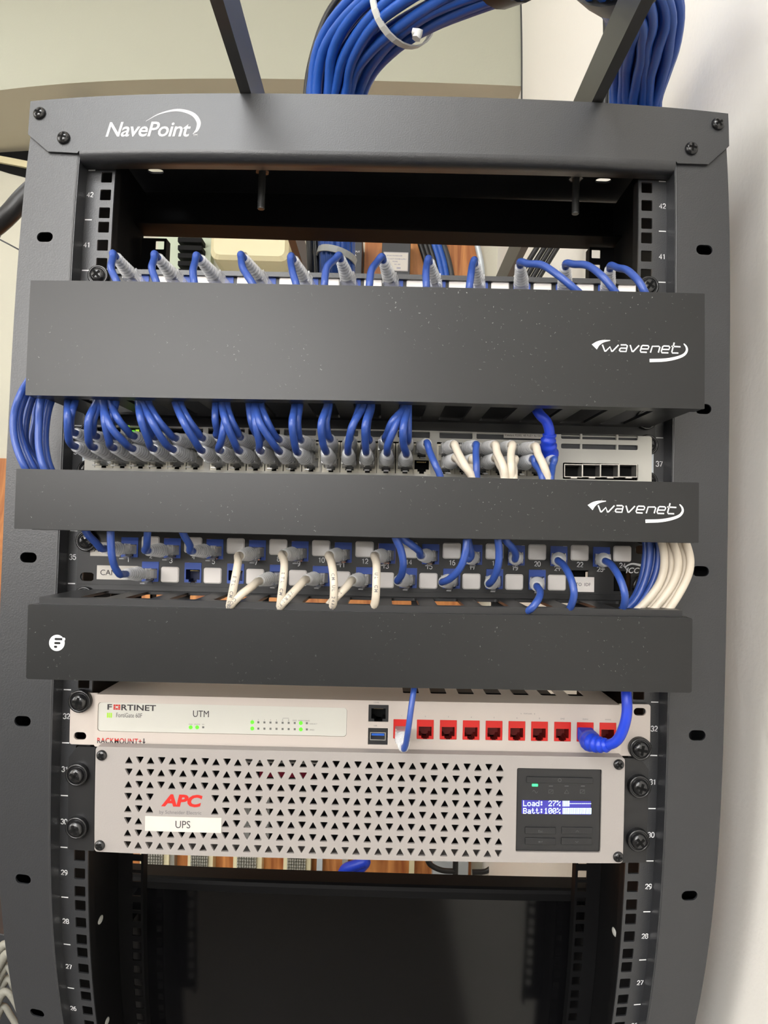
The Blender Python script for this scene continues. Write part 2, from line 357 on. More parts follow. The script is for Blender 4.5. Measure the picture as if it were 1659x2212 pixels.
ME_RACKSCREW = screw_mesh(); ME_PAN = screw_mesh(5.6, False, 4.2); ME_SMALL = screw_mesh(4.2, False, 2.6); ME_BIG = screw_mesh(6.6, True, 4.0)
def screw(parent, x, y, z, me=None, rot=None):
    o = bpy.data.objects.new('screw', me or ME_RACKSCREW); COL.objects.link(o); o.parent = parent
    g = ORG[parent.name]; o.location = ((x - g.x) / 1000, (y - g.y) / 1000, (z - g.z) / 1000)
    o.rotation_euler = (0, random.uniform(0, 1.5) if rot is None else rot, 0); return o

rack = thing('equipment_rack', 'black four-post steel equipment rack filling the photo, white logo on its top rail', 'rack', (0, 60, ZF))
YP = -17.1; ZT = 312.0; ZB = ZF + 20
def sz(x): return ROLL * x
for s in (-1, 1):
    mb = MB(); dz = sz(s * 274)
    slots = []
    k = -10
    while True:
        z = 244.27 - 133.35 * k + dz
        if z < ZB + 40: break
        if z < 340: slots.append([(s * 274.65 + p[0], z + p[1]) for p in rect(-6.9, 6.9, -4.2, 4.2, 4.1)])
        k += 1
    mb.plate(rect(min(s * 251.9, s * 296.5), max(s * 251.9, s * 296.5), ZB, ZT + 48), slots, YP, YP + 2)
    xa, xb = sorted((s * 251.9, s * 249.9)); mb.box(xa, xb, YP + .4, 2, ZB, ZT + 20)           # return of the front flange
    xa, xb = sorted((s * 296.5, s * 294.5)); mb.box(xa, xb, YP + 2, 38, ZB, ZT + 48)               # outer side
    xa, xb = sorted((s * 294.5, s * 254)); mb.box(xa, xb, 36, 38, ZB, ZT + 48)                 # added back closing the channel so its slots stay dark
    mb.tube([(s * 251.4, YP + .9, ZB), (s * 251.4, YP + .9, ZT + 18)], 1.1, 6)
    post = mb.build('front_post', 'powder', rack)
    for y, nm in ((0, 'mounting_rail'), (140, 'rear_rail')):
        mb = MB(); holes = []; dz = sz(s * 232.5)
        for u in range(22, 43):
            for k in range(3):
                zc = hole_z(u, k) + dz; xc = s * 232.55
                h = rect(xc - 4.75, xc + 4.75, zc - 4.75, zc + 4.75, .7, 2)
                holes.append(h)
        x0, x1 = sorted((s * 225.4, s * 252))
        mb.plate(rect(x0, x1, -640, 312 + dz), holes, y, y + 2)
        xa, xb = sorted((s * 225.4, s * 227.4)); mb.use(1).box(xa, xb, y + 2, y + 13, -640, 312 + dz)
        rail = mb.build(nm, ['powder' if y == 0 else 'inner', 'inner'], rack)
        if y == 0:
            mk = MB()
            for u in range(22, 43):
                zc = hole_z(u, 1) + dz
                mk.digits(str(u), s * 246.1, zc - 2.1, y, 4.3, .17)
                a, b = sorted((s * 243.1, s * 249.2)); mk.box(a, b, y - .15, y, zU(u) + dz - .45, zU(u) + dz + .45)
            a, b = sorted((s * 243.1, s * 249.2)); mk.box(a, b, y - .15, y, zU(43) + dz - .45, zU(43) + dz + .45)
            mk.build('unit_number', 'white_print', rail, label='white printed unit numbers and ticks')
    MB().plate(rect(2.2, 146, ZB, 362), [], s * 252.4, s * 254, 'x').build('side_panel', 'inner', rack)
    for u_, v_ in ((220, 1987), (232, 2206)):                             # white nylon rivets in the inner side
        if s > 0: u_, v_ = 1327 if v_ < 2100 else 1316, v_ + 26
        p = at(u_, v_, 92); n_ = Vector((-s, 0, 0))
        rv = MB().lathe([(5, 0), (4.9, .4), (4, .9), (2, 1.2), (.1, 1.25)], 16, (s * 252.4, 92, p.z), n_)
        rv.v = [Vector((q.x, 92 + (q.y - 92) * 1.3, p.z + (q.z - p.z) * .75)) for q in rv.v]
        rv.build('nylon_rivet', 'tie', rack, label='white nylon rivet')
# top beam: folded front panel with chamfered ears, underside and back
yb = -20.0
mb = MB()
ol = [(-300, 365.5), (-297.5, 333.2), (-277.3, 316.2), (-251, 314), (-249.4, 316.2), (249.9, 321.2), (251.2, 319.4), (278.1, 320.5), (297.6, 339.2), (299, 370.2)]
mb.plate(ol, [], yb, yb + 2)
n = 6                                                                   # rolled lower edge
vs = []
for x in (-249.4, 249.9):
    zb = 316.2 + (x + 249.4) * .01
    for i in range(n + 1):
        a = math.pi / 2 * i / n; vs.append((x, yb + 8 - 8 * math.cos(a), zb - 8 * math.sin(a)))
    vs.append((x, -3, zb - 8)); vs.append((x, -3, zb))
k = n + 3
mb.add(vs, [(i, i + 1, k + i + 1, k + i) for i in range(k - 1)], True)
mb.add(vs, [tuple(range(k)), tuple(range(2 * k - 1, k - 1, -1))])
beam = mb.build('top_beam', 'powder', rack)
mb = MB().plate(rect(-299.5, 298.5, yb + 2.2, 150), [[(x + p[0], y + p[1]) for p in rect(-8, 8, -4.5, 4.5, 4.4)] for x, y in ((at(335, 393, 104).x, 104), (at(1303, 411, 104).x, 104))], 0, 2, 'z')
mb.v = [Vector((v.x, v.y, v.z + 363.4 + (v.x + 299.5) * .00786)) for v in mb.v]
top = mb.build('top_sheet', ['inner', 'powder'], rack)  # underside in the shade-darkened black, upper face in plain powder coat
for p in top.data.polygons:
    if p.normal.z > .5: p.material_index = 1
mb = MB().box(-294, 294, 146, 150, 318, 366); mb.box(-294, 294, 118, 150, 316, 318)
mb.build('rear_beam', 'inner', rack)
for u, v in ((83, 242), (135, 295), (1553, 265), (1496, 318)):
    p = at(u, v, -23); screw(beam, p.x, yb, p.z, ME_PAN)
# logo on the beam
def px(u, v, y): p = at(u, v, y); return (p.x, p.z)
lg = MB(); a = px(228, 295, yb); b = px(411, 296, yb)
V, F = glyphs('NavePoint', 0.014, 0.22, 0.94)
x0 = min(q.x for q in V); x1 = max(q.x for q in V)
kx = (b[0] - a[0]) / (x1 - x0)
lg.add([(a[0] + (q.x - x0) * kx, yb - .15, a[1] + (q.x - x0) * kx * .0 + q.y * kx * 1.04) for q in V], F)
arc = smooth_path([(*px(u, v, yb), 0) for u, v in ((315, 262), (345, 246), (383, 238), (415, 246), (429, 263), (426, 280), (416, 290))], 6)
m = len(arc); wd = [0.3 + 3.2 * math.sin(math.pi * min(1, (i / (m - 1)) ** 1.5 * 1.0)) ** .9 * (1 if i < m - 3 else .6) for i in range(m)]
lg.stroke([(p.x, p.y) for p in arc], wd, yb)
lg.text('TM', *px(417, 294, yb), yb, h=1.9, bold=.01)
lg.build('logo', 'pale_print', beam, label='white company logo with an arc')
# threaded bolts hanging inside the beam
for s, x in ((-1, -106), (1, 182)):
    mb = MB(); zt = 350 + sz(x); zb = 297.5 + sz(x) * 1.5; pts = []; rr = []
    z = zt
    while z > zb:
        pts.append((x, 40, z)); rr.append(2.9 if len(pts) % 2 else 3.5); z -= .8
    mb.tube(pts, rr, 10); mb.lathe([(6.5, 0), (6.5, 5)], 6, (x, 40, zt - 18), (0, 0, 1), False)
    mb.build('threaded_bolt', 'bolt', rack)

# ------------------------------------------------------------------ overhead cable runway lying on the rack
run = thing('cable_runway', 'black ladder cable runway resting on the rack top and running overhead', 'cable tray', (36, 0, 370))
for a, b in ((-115.9, -106.6), (179.3, 188.3)):
    z0 = 368.6 + sz(a) + (.6 if a > 0 else 0)
    MB().box(a, b, -900, 1498, z0, z0 + 38.5).build('stringer', 'runway', run)
for y in (-560, -260, 900, 1250): MB().box(-106.6, 179.3, y - 9, y + 9, 372, 397).build('rung', 'runway', run)

# ------------------------------------------------------------------ cable managers: a finger duct with a snap-on cover
def manager(name, label, zc, c0, c1, bz, ycov, cov, lbl, u):
    """c0..c1: duct bottom and top; cov: the four cover corners as pixels; u: rack unit of its screws."""
    t = thing('cable_manager', label, 'cable manager', (0, 0, zc), ROLL, 'finger duct cable managers with snap-on covers')
    D = Dev(zc); hw = 236.0
    q = [D.L(a, b, ycov) for a, b in cov]
    x0 = (q[0][0] + q[2][0]) / 2; x1 = (q[1][0] + q[3][0]) / 2; z1 = (q[0][1] + q[1][1]) / 2; z0 = (q[2][1] + q[3][1]) / 2
    mb = MB(); slots = []
    x = -hw + 26
    while x < hw - 30:
        slots.append(rect(x, x + 20, ycov + 12, -14, 2.5)); x += 33.3
    zb, zt = c0 - zc, c1 - zc
    mb.plate(rect(-hw, hw, ycov + 4, -1), slots, zb, zb + 2.2, 'z'); mb.plate(rect(-hw, hw, ycov + 4, -1), slots, zt - 2.2, zt, 'z')
    for zz in (zb + 2.2, zt - 8): mb.box(-hw, hw, ycov + 4, ycov + 6, zz, zz + 5.8)
    mb.build('finger_duct', 'duct', t)
    bh = []; x = -hw + 24
    while x < hw - 60 and u != 38:                                      # the tall one has a closed back
        bh.append(rect(x, x + 52, zb + 7, zt - 2.6, 2)); x += 66.6
    MB().plate(rect(-241, 241, bz[0] - zc, bz[1] - zc, 1.5), bh, -2, -.2).build('back_plate', 'duct', t)
    r = 1.6 if lbl == 'fs' else .5
    mb = MB(); mb.plate(rect(x0, x1, z0, z1, r), [], ycov, ycov + 2)
    mb.box(x0 + 1, x1 - 1, ycov + 2, ycov + 13, z1 - 2.2, z1 - .1); mb.box(x0 + 1, x1 - 1, ycov + 2, ycov + 13, z0 + .1, z0 + 2.2)
    cov_o = mb.build('cover', 'cover', t)
    for sx in (-1, 1):
        for zz in (zb + 6.5, zt - 6.5): screw(t, sx * 232.5, -2, zz)
    return t, D, cov_o, (x0, x1, z0, z1)
WL = {'w': [(365, 378), (385, 430), (390, 430), (425, 395), (438, 432), (444, 430), (492, 380)],
      'a': [(508, 380), (550, 380), (560, 386), (550, 432), (505, 430), (498, 424), (503, 410), (510, 405), (555, 406)],
      'v': [(582, 381), (598, 433), (604, 433), (652, 384)],
      'e': [(665, 411), (722, 412), (728, 394), (722, 386), (680, 384), (672, 390), (661, 426), (665, 436), (712, 438)],
      'n': [(740, 440), (755, 391), (806, 391), (814, 398), (802, 440)],
      'e2': [(830, 415), (885, 416), (891, 398), (885, 390), (845, 388), (836, 394), (825, 430), (829, 441), (880, 442)],
      't': [(926, 362), (907, 434), (911, 443), (958, 444)], 't2': [(904, 391), (975, 395)]}
def wave_logo(D, cover, y, du, dv):
    mb = MB(); f = lambda c: D.L(1200 + c[0] / 3.614 + du, 640 + c[1] / 3.614 + dv, y)
    for k, pts in WL.items(): mb.stroke([f(c) for c in pts], .95, y)
    sw = smooth_path([(*f(c), 0) for c in ((302, 396), (330, 370), (370, 352), (426, 345))], 5); m = len(sw)
    mb.stroke([(p.x, p.y) for p in sw], [4.6 * (1 - i / (m - 1)) ** 1.1 + .5 for i in range(m)], y)
    sw = smooth_path([(*f(c), 0) for c in ((1000, 370), (1020, 395), (1024, 425), (1000, 458), (940, 482), (850, 498), (734, 502))], 5); m = len(sw)
    mb.stroke([(p.x, p.y) for p in sw], [.5 + 1.9 * (i / (m - 1)) ** .5 for i in range(m)], y)
    mb.build('logo', 'white_print', cover, label='white printed company wordmark')
m1, D1, cv1, _ = manager('m1', 'tall two-unit cable manager with dark grey cover, topmost of the three', 137, 97, 176, (88.95, 177.75), -91.5, [(68, 606), (1522, 634), (53, 851), (1522, 886)], 'w', 38)
wave_logo(D1, cv1, -91.5, 0, 0)
m2, D2, cv2, _ = manager('m2', 'low dark grey covered cable manager just below the grey switch', 23, 1, 43.5, (0.02, 44.4), -91.5, [(36, 1014), (1511, 1041), (30, 1143), (1508, 1172)], 'w', 36)
wave_logo(D2, cv2, -91.5, -9, 347)
m3, D3, cv3, _ = manager('m3', 'dark grey covered cable manager with round white emblem, above the white firewall', -79, -106, -48.5, (-108, -44.48), -76, [(61, 1305), (1498, 1335), (56, 1466), (1492, 1497)], 'fs', 34)
mb = MB(); c = D3.L(123, 1388.7, -76); r = 5.7
bars = []
for bx0, bx1, bv in ((815, 962, 970), (810, 905, 1030), (805, 857, 1086)):
    p0 = D3.L(bx0 / 6.9125, 1240 + bv / 6.9125, -76); p1 = D3.L(bx1 / 6.9125, 1240 + bv / 6.9125, -76)
    bars.append(rect(p0[0], min(p1[0], c[0] + 5.0), p0[1] - .85, p0[1] + .85, .8, 3))
circ = [(c[0] + r * math.cos(a * math.pi / 20), c[1] + r * 1.03 * math.sin(a * math.pi / 20)) for a in range(40)]
mb.plate(circ, bars, -76.15, -76.02, walls=False)
p = D3.L(954 / 6.9125, 1240 + 972 / 6.9125, -76); mb.lathe([(1.1, 0), (1.1, .2)], 14, (p[0], -76.02, p[1]))
mb.build('emblem', 'white_print', cv3, label='round white emblem with dark bars')

# ------------------------------------------------------------------ sockets and plugs
def rj_opening(w=11.8, h=8.4, up=True):
    """Outline of an RJ45 opening with the latch notch below (up=False puts the notch on top)."""
    n1, n2, d1, d2 = w * .29, w * .17, h * .24, h * .46
    o = [(-w / 2, h / 2), (-w / 2, -h / 2), (-n1, -h / 2), (-n1, -h / 2 - d1), (-n2, -h / 2 - d1), (-n2, -h / 2 - d2), (n2, -h / 2 - d2), (n2, -h / 2 - d1), (n1, -h / 2 - d1), (n1, -h / 2), (w / 2, -h / 2), (w / 2, h / 2)]
    return o if up else [(x, -z) for x, z in o]
def jack_mesh(name, body, w, h, oy=0.0, ow=11.8, oh=8.4, depth=14, up=True, contacts=True):
    """Face of width w, height h at y=0; the opening's middle oy above the face's; body material + dark inside + contacts."""
    mb = MB(); op = [(x, z + oy) for x, z in rj_opening(ow, oh, up)]
    mb.plate(rect(-w / 2, w / 2, -h / 2, h / 2, .4, 2), [op], 0, 1.2)
    n = len(op)
    mb.use(1).add([(x, 1.2, z) for x, z in op] + [(x, depth, z) for x, z in op], [(i, (i + 1) % n, n + (i + 1) % n, n + i) for i in range(n)])
    mb.add([(-w / 2, depth, -h / 2), (w / 2, depth, -h / 2), (w / 2, depth, h / 2), (-w / 2, depth, h / 2)], [(0, 1, 2, 3)])
    if contacts:
        mb.use(2); s = 1 if up else -1
        for k in range(8): xx = (k - 3.5) * 1.0; mb.box(xx - .2, xx + .2, 4.5, 11, oy + s * oh * .36 - .25, oy + s * oh * .36 + .1)
    ob = mb.build(name, [body[0], body[1], 'gold']); me = ob.data; bpy.data.objects.remove(ob); return me
def plug_meshes():
    """Clear modular plug, boot and latch along -y; the jack's face is y=0, the cord leaves at y=-46."""
    mb = MB(); mb.bbox(-5.8, 5.8, -14, 7, -4.0, 4.0, .8); mb.box(-4.4, 4.4, -14.6, -13.6, -3, 3)
    for k in range(8): mb.box((k - 3.5) * 1.0 - .22, (k - 3.5) * 1.0 + .22, 2, 6, 3.4, 4.15)
    body = mb.build('plug', 'clear').data
    mb = MB(); prof = [(-13.2, 6.2, 4.4), (-20, 6.3, 4.9), (-22, 5.7, 4.8), (-30, 4.7, 4.4), (-38, 4.1, 4.0), (-46, 3.6, 3.6)]
    vs = []; n = 16
    for y, a, b in prof:
        for k in range(n):
            t = 2 * math.pi * k / n; e = .55
            cx, cz = math.cos(t), math.sin(t)
            kx = math.copysign(abs(cx) ** e, cx) if y > -28 else cx; kz = math.copysign(abs(cz) ** e, cz) if y > -28 else cz
            vs.append((a * kx, y, b * kz))
    m = len(prof); mb.add(vs, [(i * n + k, (i + 1) * n + k, (i + 1) * n + (k + 1) % n, i * n + (k + 1) % n) for i in range(m - 1) for k in range(n)], True)
    for y, r in ((-24, 5.7), (-27.5, 5.4), (-31, 5.1), (-34.5, 4.8), (-38, 4.5), (-41.5, 4.3), (-45, 4.1)):
        mb.lathe([(r - .9, -1.0), (r + .25, -.5), (r + .25, .5), (r - .9, 1.0)], 16, (0, y, 0), (0, 1, 0))
    for s in (-1, 1): mb.box(s * 5.2 - .5, s * 5.2 + .5, -22, -12, -4.2, 4.6)
    boot = mb.build('strain_relief_boot', 'clear').data
    mb = MB(); vs = [(x, y, z) for y, z in ((4, -4.2), (-4, -5.4), (-13, -7.6), (-15, -7.4)) for x in (-1.9, 1.9)]
    vs2 = [(x, y, z - .9) for x, y, z in vs]
    mb.add(vs + vs2, [(0, 1, 3, 2), (2, 3, 5, 4), (4, 5, 7, 6), (8, 10, 11, 9), (10, 12, 13, 11), (12, 14, 15, 13), (6, 7, 15, 14), (0, 2, 10, 8), (2, 4, 12, 10), (4, 6, 14, 12), (1, 9, 11, 3), (3, 11, 13, 5), (5, 13, 15, 7)])
    latch = mb.build('latch', 'clear').data
    for n in ('plug', 'strain_relief_boot', 'latch'): bpy.data.objects.remove(bpy.data.objects[n])
    return body, boot, latch
ME_PLUG, ME_BOOT, ME_LATCH = plug_meshes()
LP = 46.0
def patch_cable(label, jack, boot, path, m='blue', r=2.7, group=None, yo=None, flip=False, tail=None):
    """jack: world mm point on the socket face; boot: pixel of the boot's end; path: further (u, v, y) pixels or Vectors of the cord."""
    J = Vector(jack); E = at(boot[0], boot[1], J.y - LP + 1.5); d = (E - J).normalized()
    t = thing('patch_cable', label, 'cable', J, 0, group)
    rot = Vector((0, -1, 0)).rotation_difference(d).to_matrix().to_4x4()
    if flip: rot = rot @ Matrix.Rotation(math.pi, 4, 'Y')
    pl = bpy.data.objects.new('plug', ME_PLUG); COL.objects.link(pl); pl.parent = t; pl.matrix_local = rot; pl['label'] = 'clear plastic plug'
    for nm, me in (('strain_relief_boot', ME_BOOT), ('latch', ME_LATCH)):
        o = bpy.data.objects.new(nm, me); COL.objects.link(o); o.parent = pl
    E = J + d * LP
    pts = [J + d * 16, E - d * 14, E - d * 2, E + d * 6] + [p if isinstance(p, Vector) else at(*p) for p in path]
    MB().tube(smooth_path(pts, 6), r, 10).build('cord', m, t)
    return t
def cord_print(t, pts, txt, start, size, r):
    """Small print running along a cord, on the side that faces the room."""
    P = smooth_path(pts, 10); L = [0]
    for a, b in zip(P, P[1:]): L.append(L[-1] + (b - a).length)
    def pos(d):
        for i in range(len(P) - 1):
            if L[i + 1] >= d: f = (d - L[i]) / (L[i + 1] - L[i]); return P[i].lerp(P[i + 1], f), (P[i + 1] - P[i]).normalized()
        return P[-1], (P[-1] - P[-2]).normalized()
    mb = MB(); d = start
    for ch in txt:
        if ch != ' ':
            V, F = glyphs(ch, .012); p, tn = pos(d)
            n = (Vector((0, -1, .15)) - tn * Vector((0, -1, .15)).dot(tn)).normalized(); up = n.cross(tn).normalized()
            mb.add([p + tn * (q.x * size) + up * ((q.y - .35) * size) + n * (r + .12 - ((q.y - .35) * size) ** 2 / (2 * r)) for q in V], F)
        d += size * .72
    if mb.f: mb.build('lettering', 'grey_print', t)
PRINT = {7: ('ETL CM COMPL', 14), 8: ('COMPL', 16), 9: ('ETL CM', 12), 10: ('VERIFIED', 10), 11: ('CM UL 24AWG', 12), 12: ('VERIFIED', 6), 13: ('UL CM', 12)}
ORD = ['first', 'second', 'third', 'fourth', 'fifth', 'sixth', 'seventh', 'eighth', 'ninth', 'tenth', 'eleventh', 'twelfth', 'thirteenth', 'fourteenth', 'fifteenth', 'sixteenth', 'seventeenth', 'eighteenth', 'nineteenth', 'twentieth']

# ------------------------------------------------------------------ staggered patch panels (black, blue sockets, pale blanks)
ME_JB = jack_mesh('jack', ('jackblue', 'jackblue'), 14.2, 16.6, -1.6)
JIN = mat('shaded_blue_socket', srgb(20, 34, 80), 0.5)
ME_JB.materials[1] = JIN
JX = [-197.4 + 35.95 * k for k in range(12)]                           # upper sockets; the lower ones sit half a step to the right
def patch_panel(name, label, u, skip_lower=()):
    zc = hole_z(u, 1) + 22.25 - 22.25
    t = thing('patch_bay', label, 'patch panel', (0, 0, zc), ROLL, None)
    up, lo, step = 9.4, -10.6, 17.95
    holes = []; blanks = []; jacks = []
    for k in range(12):
        xu = JX[k]; xl = JX[k] + step
        jacks.append((2 * k + 1, xu, up)); jacks.append((2 * k + 2, xl, lo))
        blanks.append((xl - .4, up + 3.0)); blanks.append((xu + 35.0 - .4, lo - 2.2))
    for n, x, z in jacks: holes.append(rect(x - 7.2, x + 7.2, z - 8.4, z + 8.4))
    for s in (-1, 1):
        for z in (-16, 16): holes.append([(s * 232.5 + p[0], z + p[1]) for p in rect(-6, 6, -3.6, 3.6, 3.4)])
    mb = MB().plate(rect(-241.3, 241.3, -22.2, 22.2, .8), holes, -2, -.2); mb.box(-222, 222, -.2, 26, -20.5, -20); mb.box(-222, 222, -.2, 26, 20, 20.5)
    face = mb.build('panel', 'duct', t)
    for n, x, z in jacks:
        if n in skip_lower: MB().box(x - 7.2, x + 7.2, 10, 11, z - 8.4, z + 8.4).build('empty_socket_shade', 'void', t); continue
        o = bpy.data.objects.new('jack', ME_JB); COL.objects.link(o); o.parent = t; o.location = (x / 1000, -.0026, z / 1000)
    bme = MB().bbox(-7.6, 7.6, -1.2, 0, -6.6, 6.6, 1.8).build('blank_insert', 'blank'); bm_ = bme.data; bpy.data.objects.remove(bme)
    for i, (x, z) in enumerate(blanks[:-1]):
        if u == 35 and i == 21: continue
        o = bpy.data.objects.new('blank_insert', bm_); COL.objects.link(o); o.parent = t; o.location = (x / 1000, -.002, z / 1000)
    mb = MB()
    for n, x, z in jacks:
        if n % 2: mb.digits(str(n), x - 1.0, -2.9, -2, 4.0)
        else: mb.digits(str(n), x, .6, -2, 4.0)
    mb.build('port_number', 'white_print', face, label='white printed port numbers')
    return t
pp2 = patch_panel('pp2', 'black patch panel with numbered blue sockets under the lower dust-speckled manager', 35, (22, 24))
zc2 = hole_z(35, 1); DP = Dev(zc2)
f = lambda u, v: DP.L(u, v, -2)
def paper(t, name, u0, v0, u1, v1, y, txt=None, h=None, m='label', tx=None, label=None):
    a = DP.L(u0, v0, y); b = DP.L(u1, v1, y)
    o = MB().box(a[0], b[0], y - .3, y, b[1], a[1]).build(name, m, t, label=label)
    if txt: MB().text(txt, (tx if tx is not None else a[0] + 3), (a[1] + b[1]) / 2 - h / 2, y - .3, h=h).build('lettering', 'dark_print', o)
    return o
paper(pp2, 'paper_label', 196, 1171, 258, 1202, -2, 'A', 4.4, label='white paper label reading A')
paper(pp2, 'paper_label', 210, 1221, 297, 1253, -2, 'CAMS', 4.6, label='white paper label reading CAMS')
paper(pp2, 'paper_label', 1240, 1246, 1283, 1279, -2.2, 'TO  IDF', 2.6, 'blank', tx=f(1243, 1263)[0], label='pale label plate reading TO IDF')
a = f(1200, 1233); b = f(1237, 1274)
MB().prism([(a[0], a[1]), (b[0] - 4, a[1]), (a[0], b[1] + 4)], 3, 4).build('broken_insert', 'ivory', pp2, label='cream insert seen slanting in the empty socket')
mb = MB(); p = f(1352, 1238); mb.text('ICC', p[0], p[1], -2, h=4.8, bold=.02, shear=.3)
sw = smooth_path([(*f(u, v), 0) for u, v in ((1384, 1221), (1365, 1218), (1352, 1224), (1354, 1232))], 5); mb.stroke([(q.x, q.y) for q in sw], [1.6 * (1 - i / len(sw)) + .4 for i in range(len(sw))], -2)
mb.build('logo', 'white_print', pp2, label='white slanted company logo')
for s, z in ((-1, 14), (1, -14)): screw(pp2, s * 232.5, -2, z)
def pw(dev_z, x, z, y):                                                 # local point of a rolled device -> world mm
    return Vector((x - ROLL * z, y, dev_z + z + ROLL * x))
def pj(n, zc=None):
    zc = zc2 if zc is None else zc
    k = (n - 1) // 2
    return pw(zc, JX[k], 9.4 - 1.6, -2.6) if n % 2 else pw(zc, JX[k] + 17.95, -10.6 - 1.6, -2.6)
G2 = None
def pcl(n, c, how): return f'{c} patch cable in socket {n} of the numbered black patch panel, {how}'
PB = [(1, (228, 1185), [(205, 1170, -62), (188, 1152, -70), (178, 1128, -74), (175, 1105, -72)], 'blue', 'leaving up'),
      (2, (274, 1240), [(258, 1240, -62), (247, 1222, -70), (241, 1195, -76), (239, 1150, -78), (240, 1110, -74)], 'blue', 'rising past socket 1'),
      (3, (322, 1189), [(317, 1180, -62), (318, 1160, -72), (320, 1130, -76), (322, 1105, -72)], 'blue', 'leaving up'),
      (5, (418, 1190), [(410, 1178, -62), (397, 1155, -72), (388, 1130, -76), (384, 1105, -72)], 'blue', 'leaving up'),
      (7, (520, 1200), [(514, 1215, -66), (508, 1250, -76), (498, 1300, -73), (492, 1330, -62), (488, 1350, -50)], 'whitecord', 'hanging straight down'),
      (8, (562, 1255), [(545, 1266, -66), (520, 1285, -74), (499, 1308, -72), (492, 1332, -58), (486, 1352, -46)], 'whitecord', 'slanting down left'),
      (9, (614, 1198), [(614, 1215, -66), (612, 1250, -76), (606, 1300, -73), (602, 1330, -62), (598, 1350, -50)], 'whitecord', 'hanging straight down'),
      (10, (663, 1252), [(648, 1264, -66), (625, 1288, -74), (608, 1308, -72), (600, 1332, -58), (596, 1352, -46)], 'whitecord', 'slanting down left'),
      (11, (714, 1200), [(716, 1216, -66), (721, 1255, -76), (720, 1300, -73), (712, 1330, -60), (706, 1352, -46)], 'whitecord', 'hanging straight down'),
      (12, (762, 1254), [(750, 1266, -66), (728, 1288, -72), (710, 1308, -64), (700, 1330, -50), (696, 1350, -40)], 'whitecord', 'slanting down left'),
      (13, (812, 1201), [(813, 1216, -66), (813, 1250, -76), (811, 1295, -74), (803, 1325, -62), (798, 1350, -48)], 'whitecord', 'hanging straight down'),
      (14, (862, 1254), [(868, 1240, -64), (871, 1215, -74), (865, 1185, -78), (854, 1160, -80), (846, 1120, -76)], 'blue', 'rising in a bow'),
      (15, (911, 1200), [(905, 1190, -62), (888, 1176, -70), (868, 1160, -74), (856, 1130, -74)], 'blue', 'leaving up left'),
      (16, (958, 1257), [(972, 1250, -66), (993, 1228, -76), (1004, 1200, -80), (1008, 1165, -80), (1008, 1120, -76)], 'blue', 'rising across socket 17'),
      (17, (1014, 1207), [(1018, 1200, -56), (1015, 1182, -60), (1010, 1160, -62), (1008, 1120, -62)], 'blue', 'rising behind another'),
      (18, (1058, 1260), [(1066, 1250, -64), (1076, 1222, -74), (1078, 1190, -78), (1075, 1160, -80), (1073, 1120, -76)], 'blue', 'rising straight up'),
      (19, (1113, 1207), [(1114, 1197, -60), (1106, 1182, -68), (1092, 1165, -74), (1084, 1130, -74)], 'blue', 'leaving up left'),
      (20, (1160, 1266), [(1167, 1278, -62), (1163, 1294, -72), (1148, 1314, -74), (1128, 1328, -62), (1115, 1345, -48)], 'blue', 'drooping down'),
      (21, (1206, 1211), [(1218, 1222, -62), (1233, 1250, -74), (1240, 1285, -78), (1230, 1318, -68), (1222, 1345, -52)], 'blue', 'drooping down'),
      (23, (1308, 1212), [(1322, 1222, -62), (1340, 1252, -74), (1350, 1288, -78), (1345, 1320, -66), (1340, 1345, -52)], 'blue', 'drooping down')]
for n, boot, path, m, how in PB:
    t = patch_cable(pcl(n, 'white' if m == 'whitecord' else 'blue', how), pj(n), boot, path, m, 3.0 if m == 'whitecord' else 2.75, 'patch cables on the numbered black panel')
    if n in PRINT: cord_print(t, [at(*p) for p in path], PRINT[n][0], PRINT[n][1], 3.4, 3.0)

# upper patch panel, only its top row shows over the tall cover
pp1 = patch_panel('pp1', 'black patch panel half hidden behind the tall cover, clear plugs along its top', 40)
zc1 = hole_z(40, 1)
for s in (-1, 1): screw(pp1, s * 232.5, -2, 16)
mb = MB().box(-222, 222, -6, -2, 17.6, 21.6); mb.build('top_rim', 'powder', pp1, label='grey raised upper rim')
TIP = [(252, 557), (342, 558), (432, 560), (527, 558), (634, 562), (736, 561), (828, 563), (928, 567), (1026, 570), (1124, 574), (1222, 577), (1318, 581)]
UP = [[(244, 558, -58), (240, 580, -76), (252, 608, -84), (262, 640, -78)], [(333, 560, -58), (328, 580, -76), (338, 610, -84), (345, 640, -78)],
      [(422, 563, -58), (417, 585, -76), (420, 612, -84), (425, 640, -78)], [(521, 560, -58), (525, 580, -76), (545, 612, -84), (560, 640, -78)],
      [(628, 566, -58), (632, 588, -76), (640, 615, -84), (646, 640, -78)], [(724, 560, -58), (706, 578, -74), (701, 612, -84), (700, 640, -78)],
      [(815, 566, -58), (802, 585, -76), (798, 616, -84), (796, 640, -78)], [(922, 572, -60), (920, 592, -78), (921, 618, -84), (922, 640, -78)],
      [(1020, 575, -60), (1017, 596, -78), (1014, 620, -84), (1012, 645, -78)], [(1142, 570, -62), (1172, 573, -72), (1210, 598, -82), (1246, 628, -84), (1270, 650, -76)],
      [(1240, 571, -62), (1270, 574, -72), (1302, 598, -82), (1328, 630, -84), (1345, 655, -76)], [(1336, 579, -62), (1355, 584, -72), (1378, 606, -82), (1394, 634, -84), (1402, 655, -76)]]
for k in range(12):
    patch_cable(f'blue patch cable looping over the tall cover, {ORD[k]} from the left along its top edge', pj(2 * k + 1, zc1), TIP[k], UP[k], 'blue', 2.75, 'cables above the tall cover')

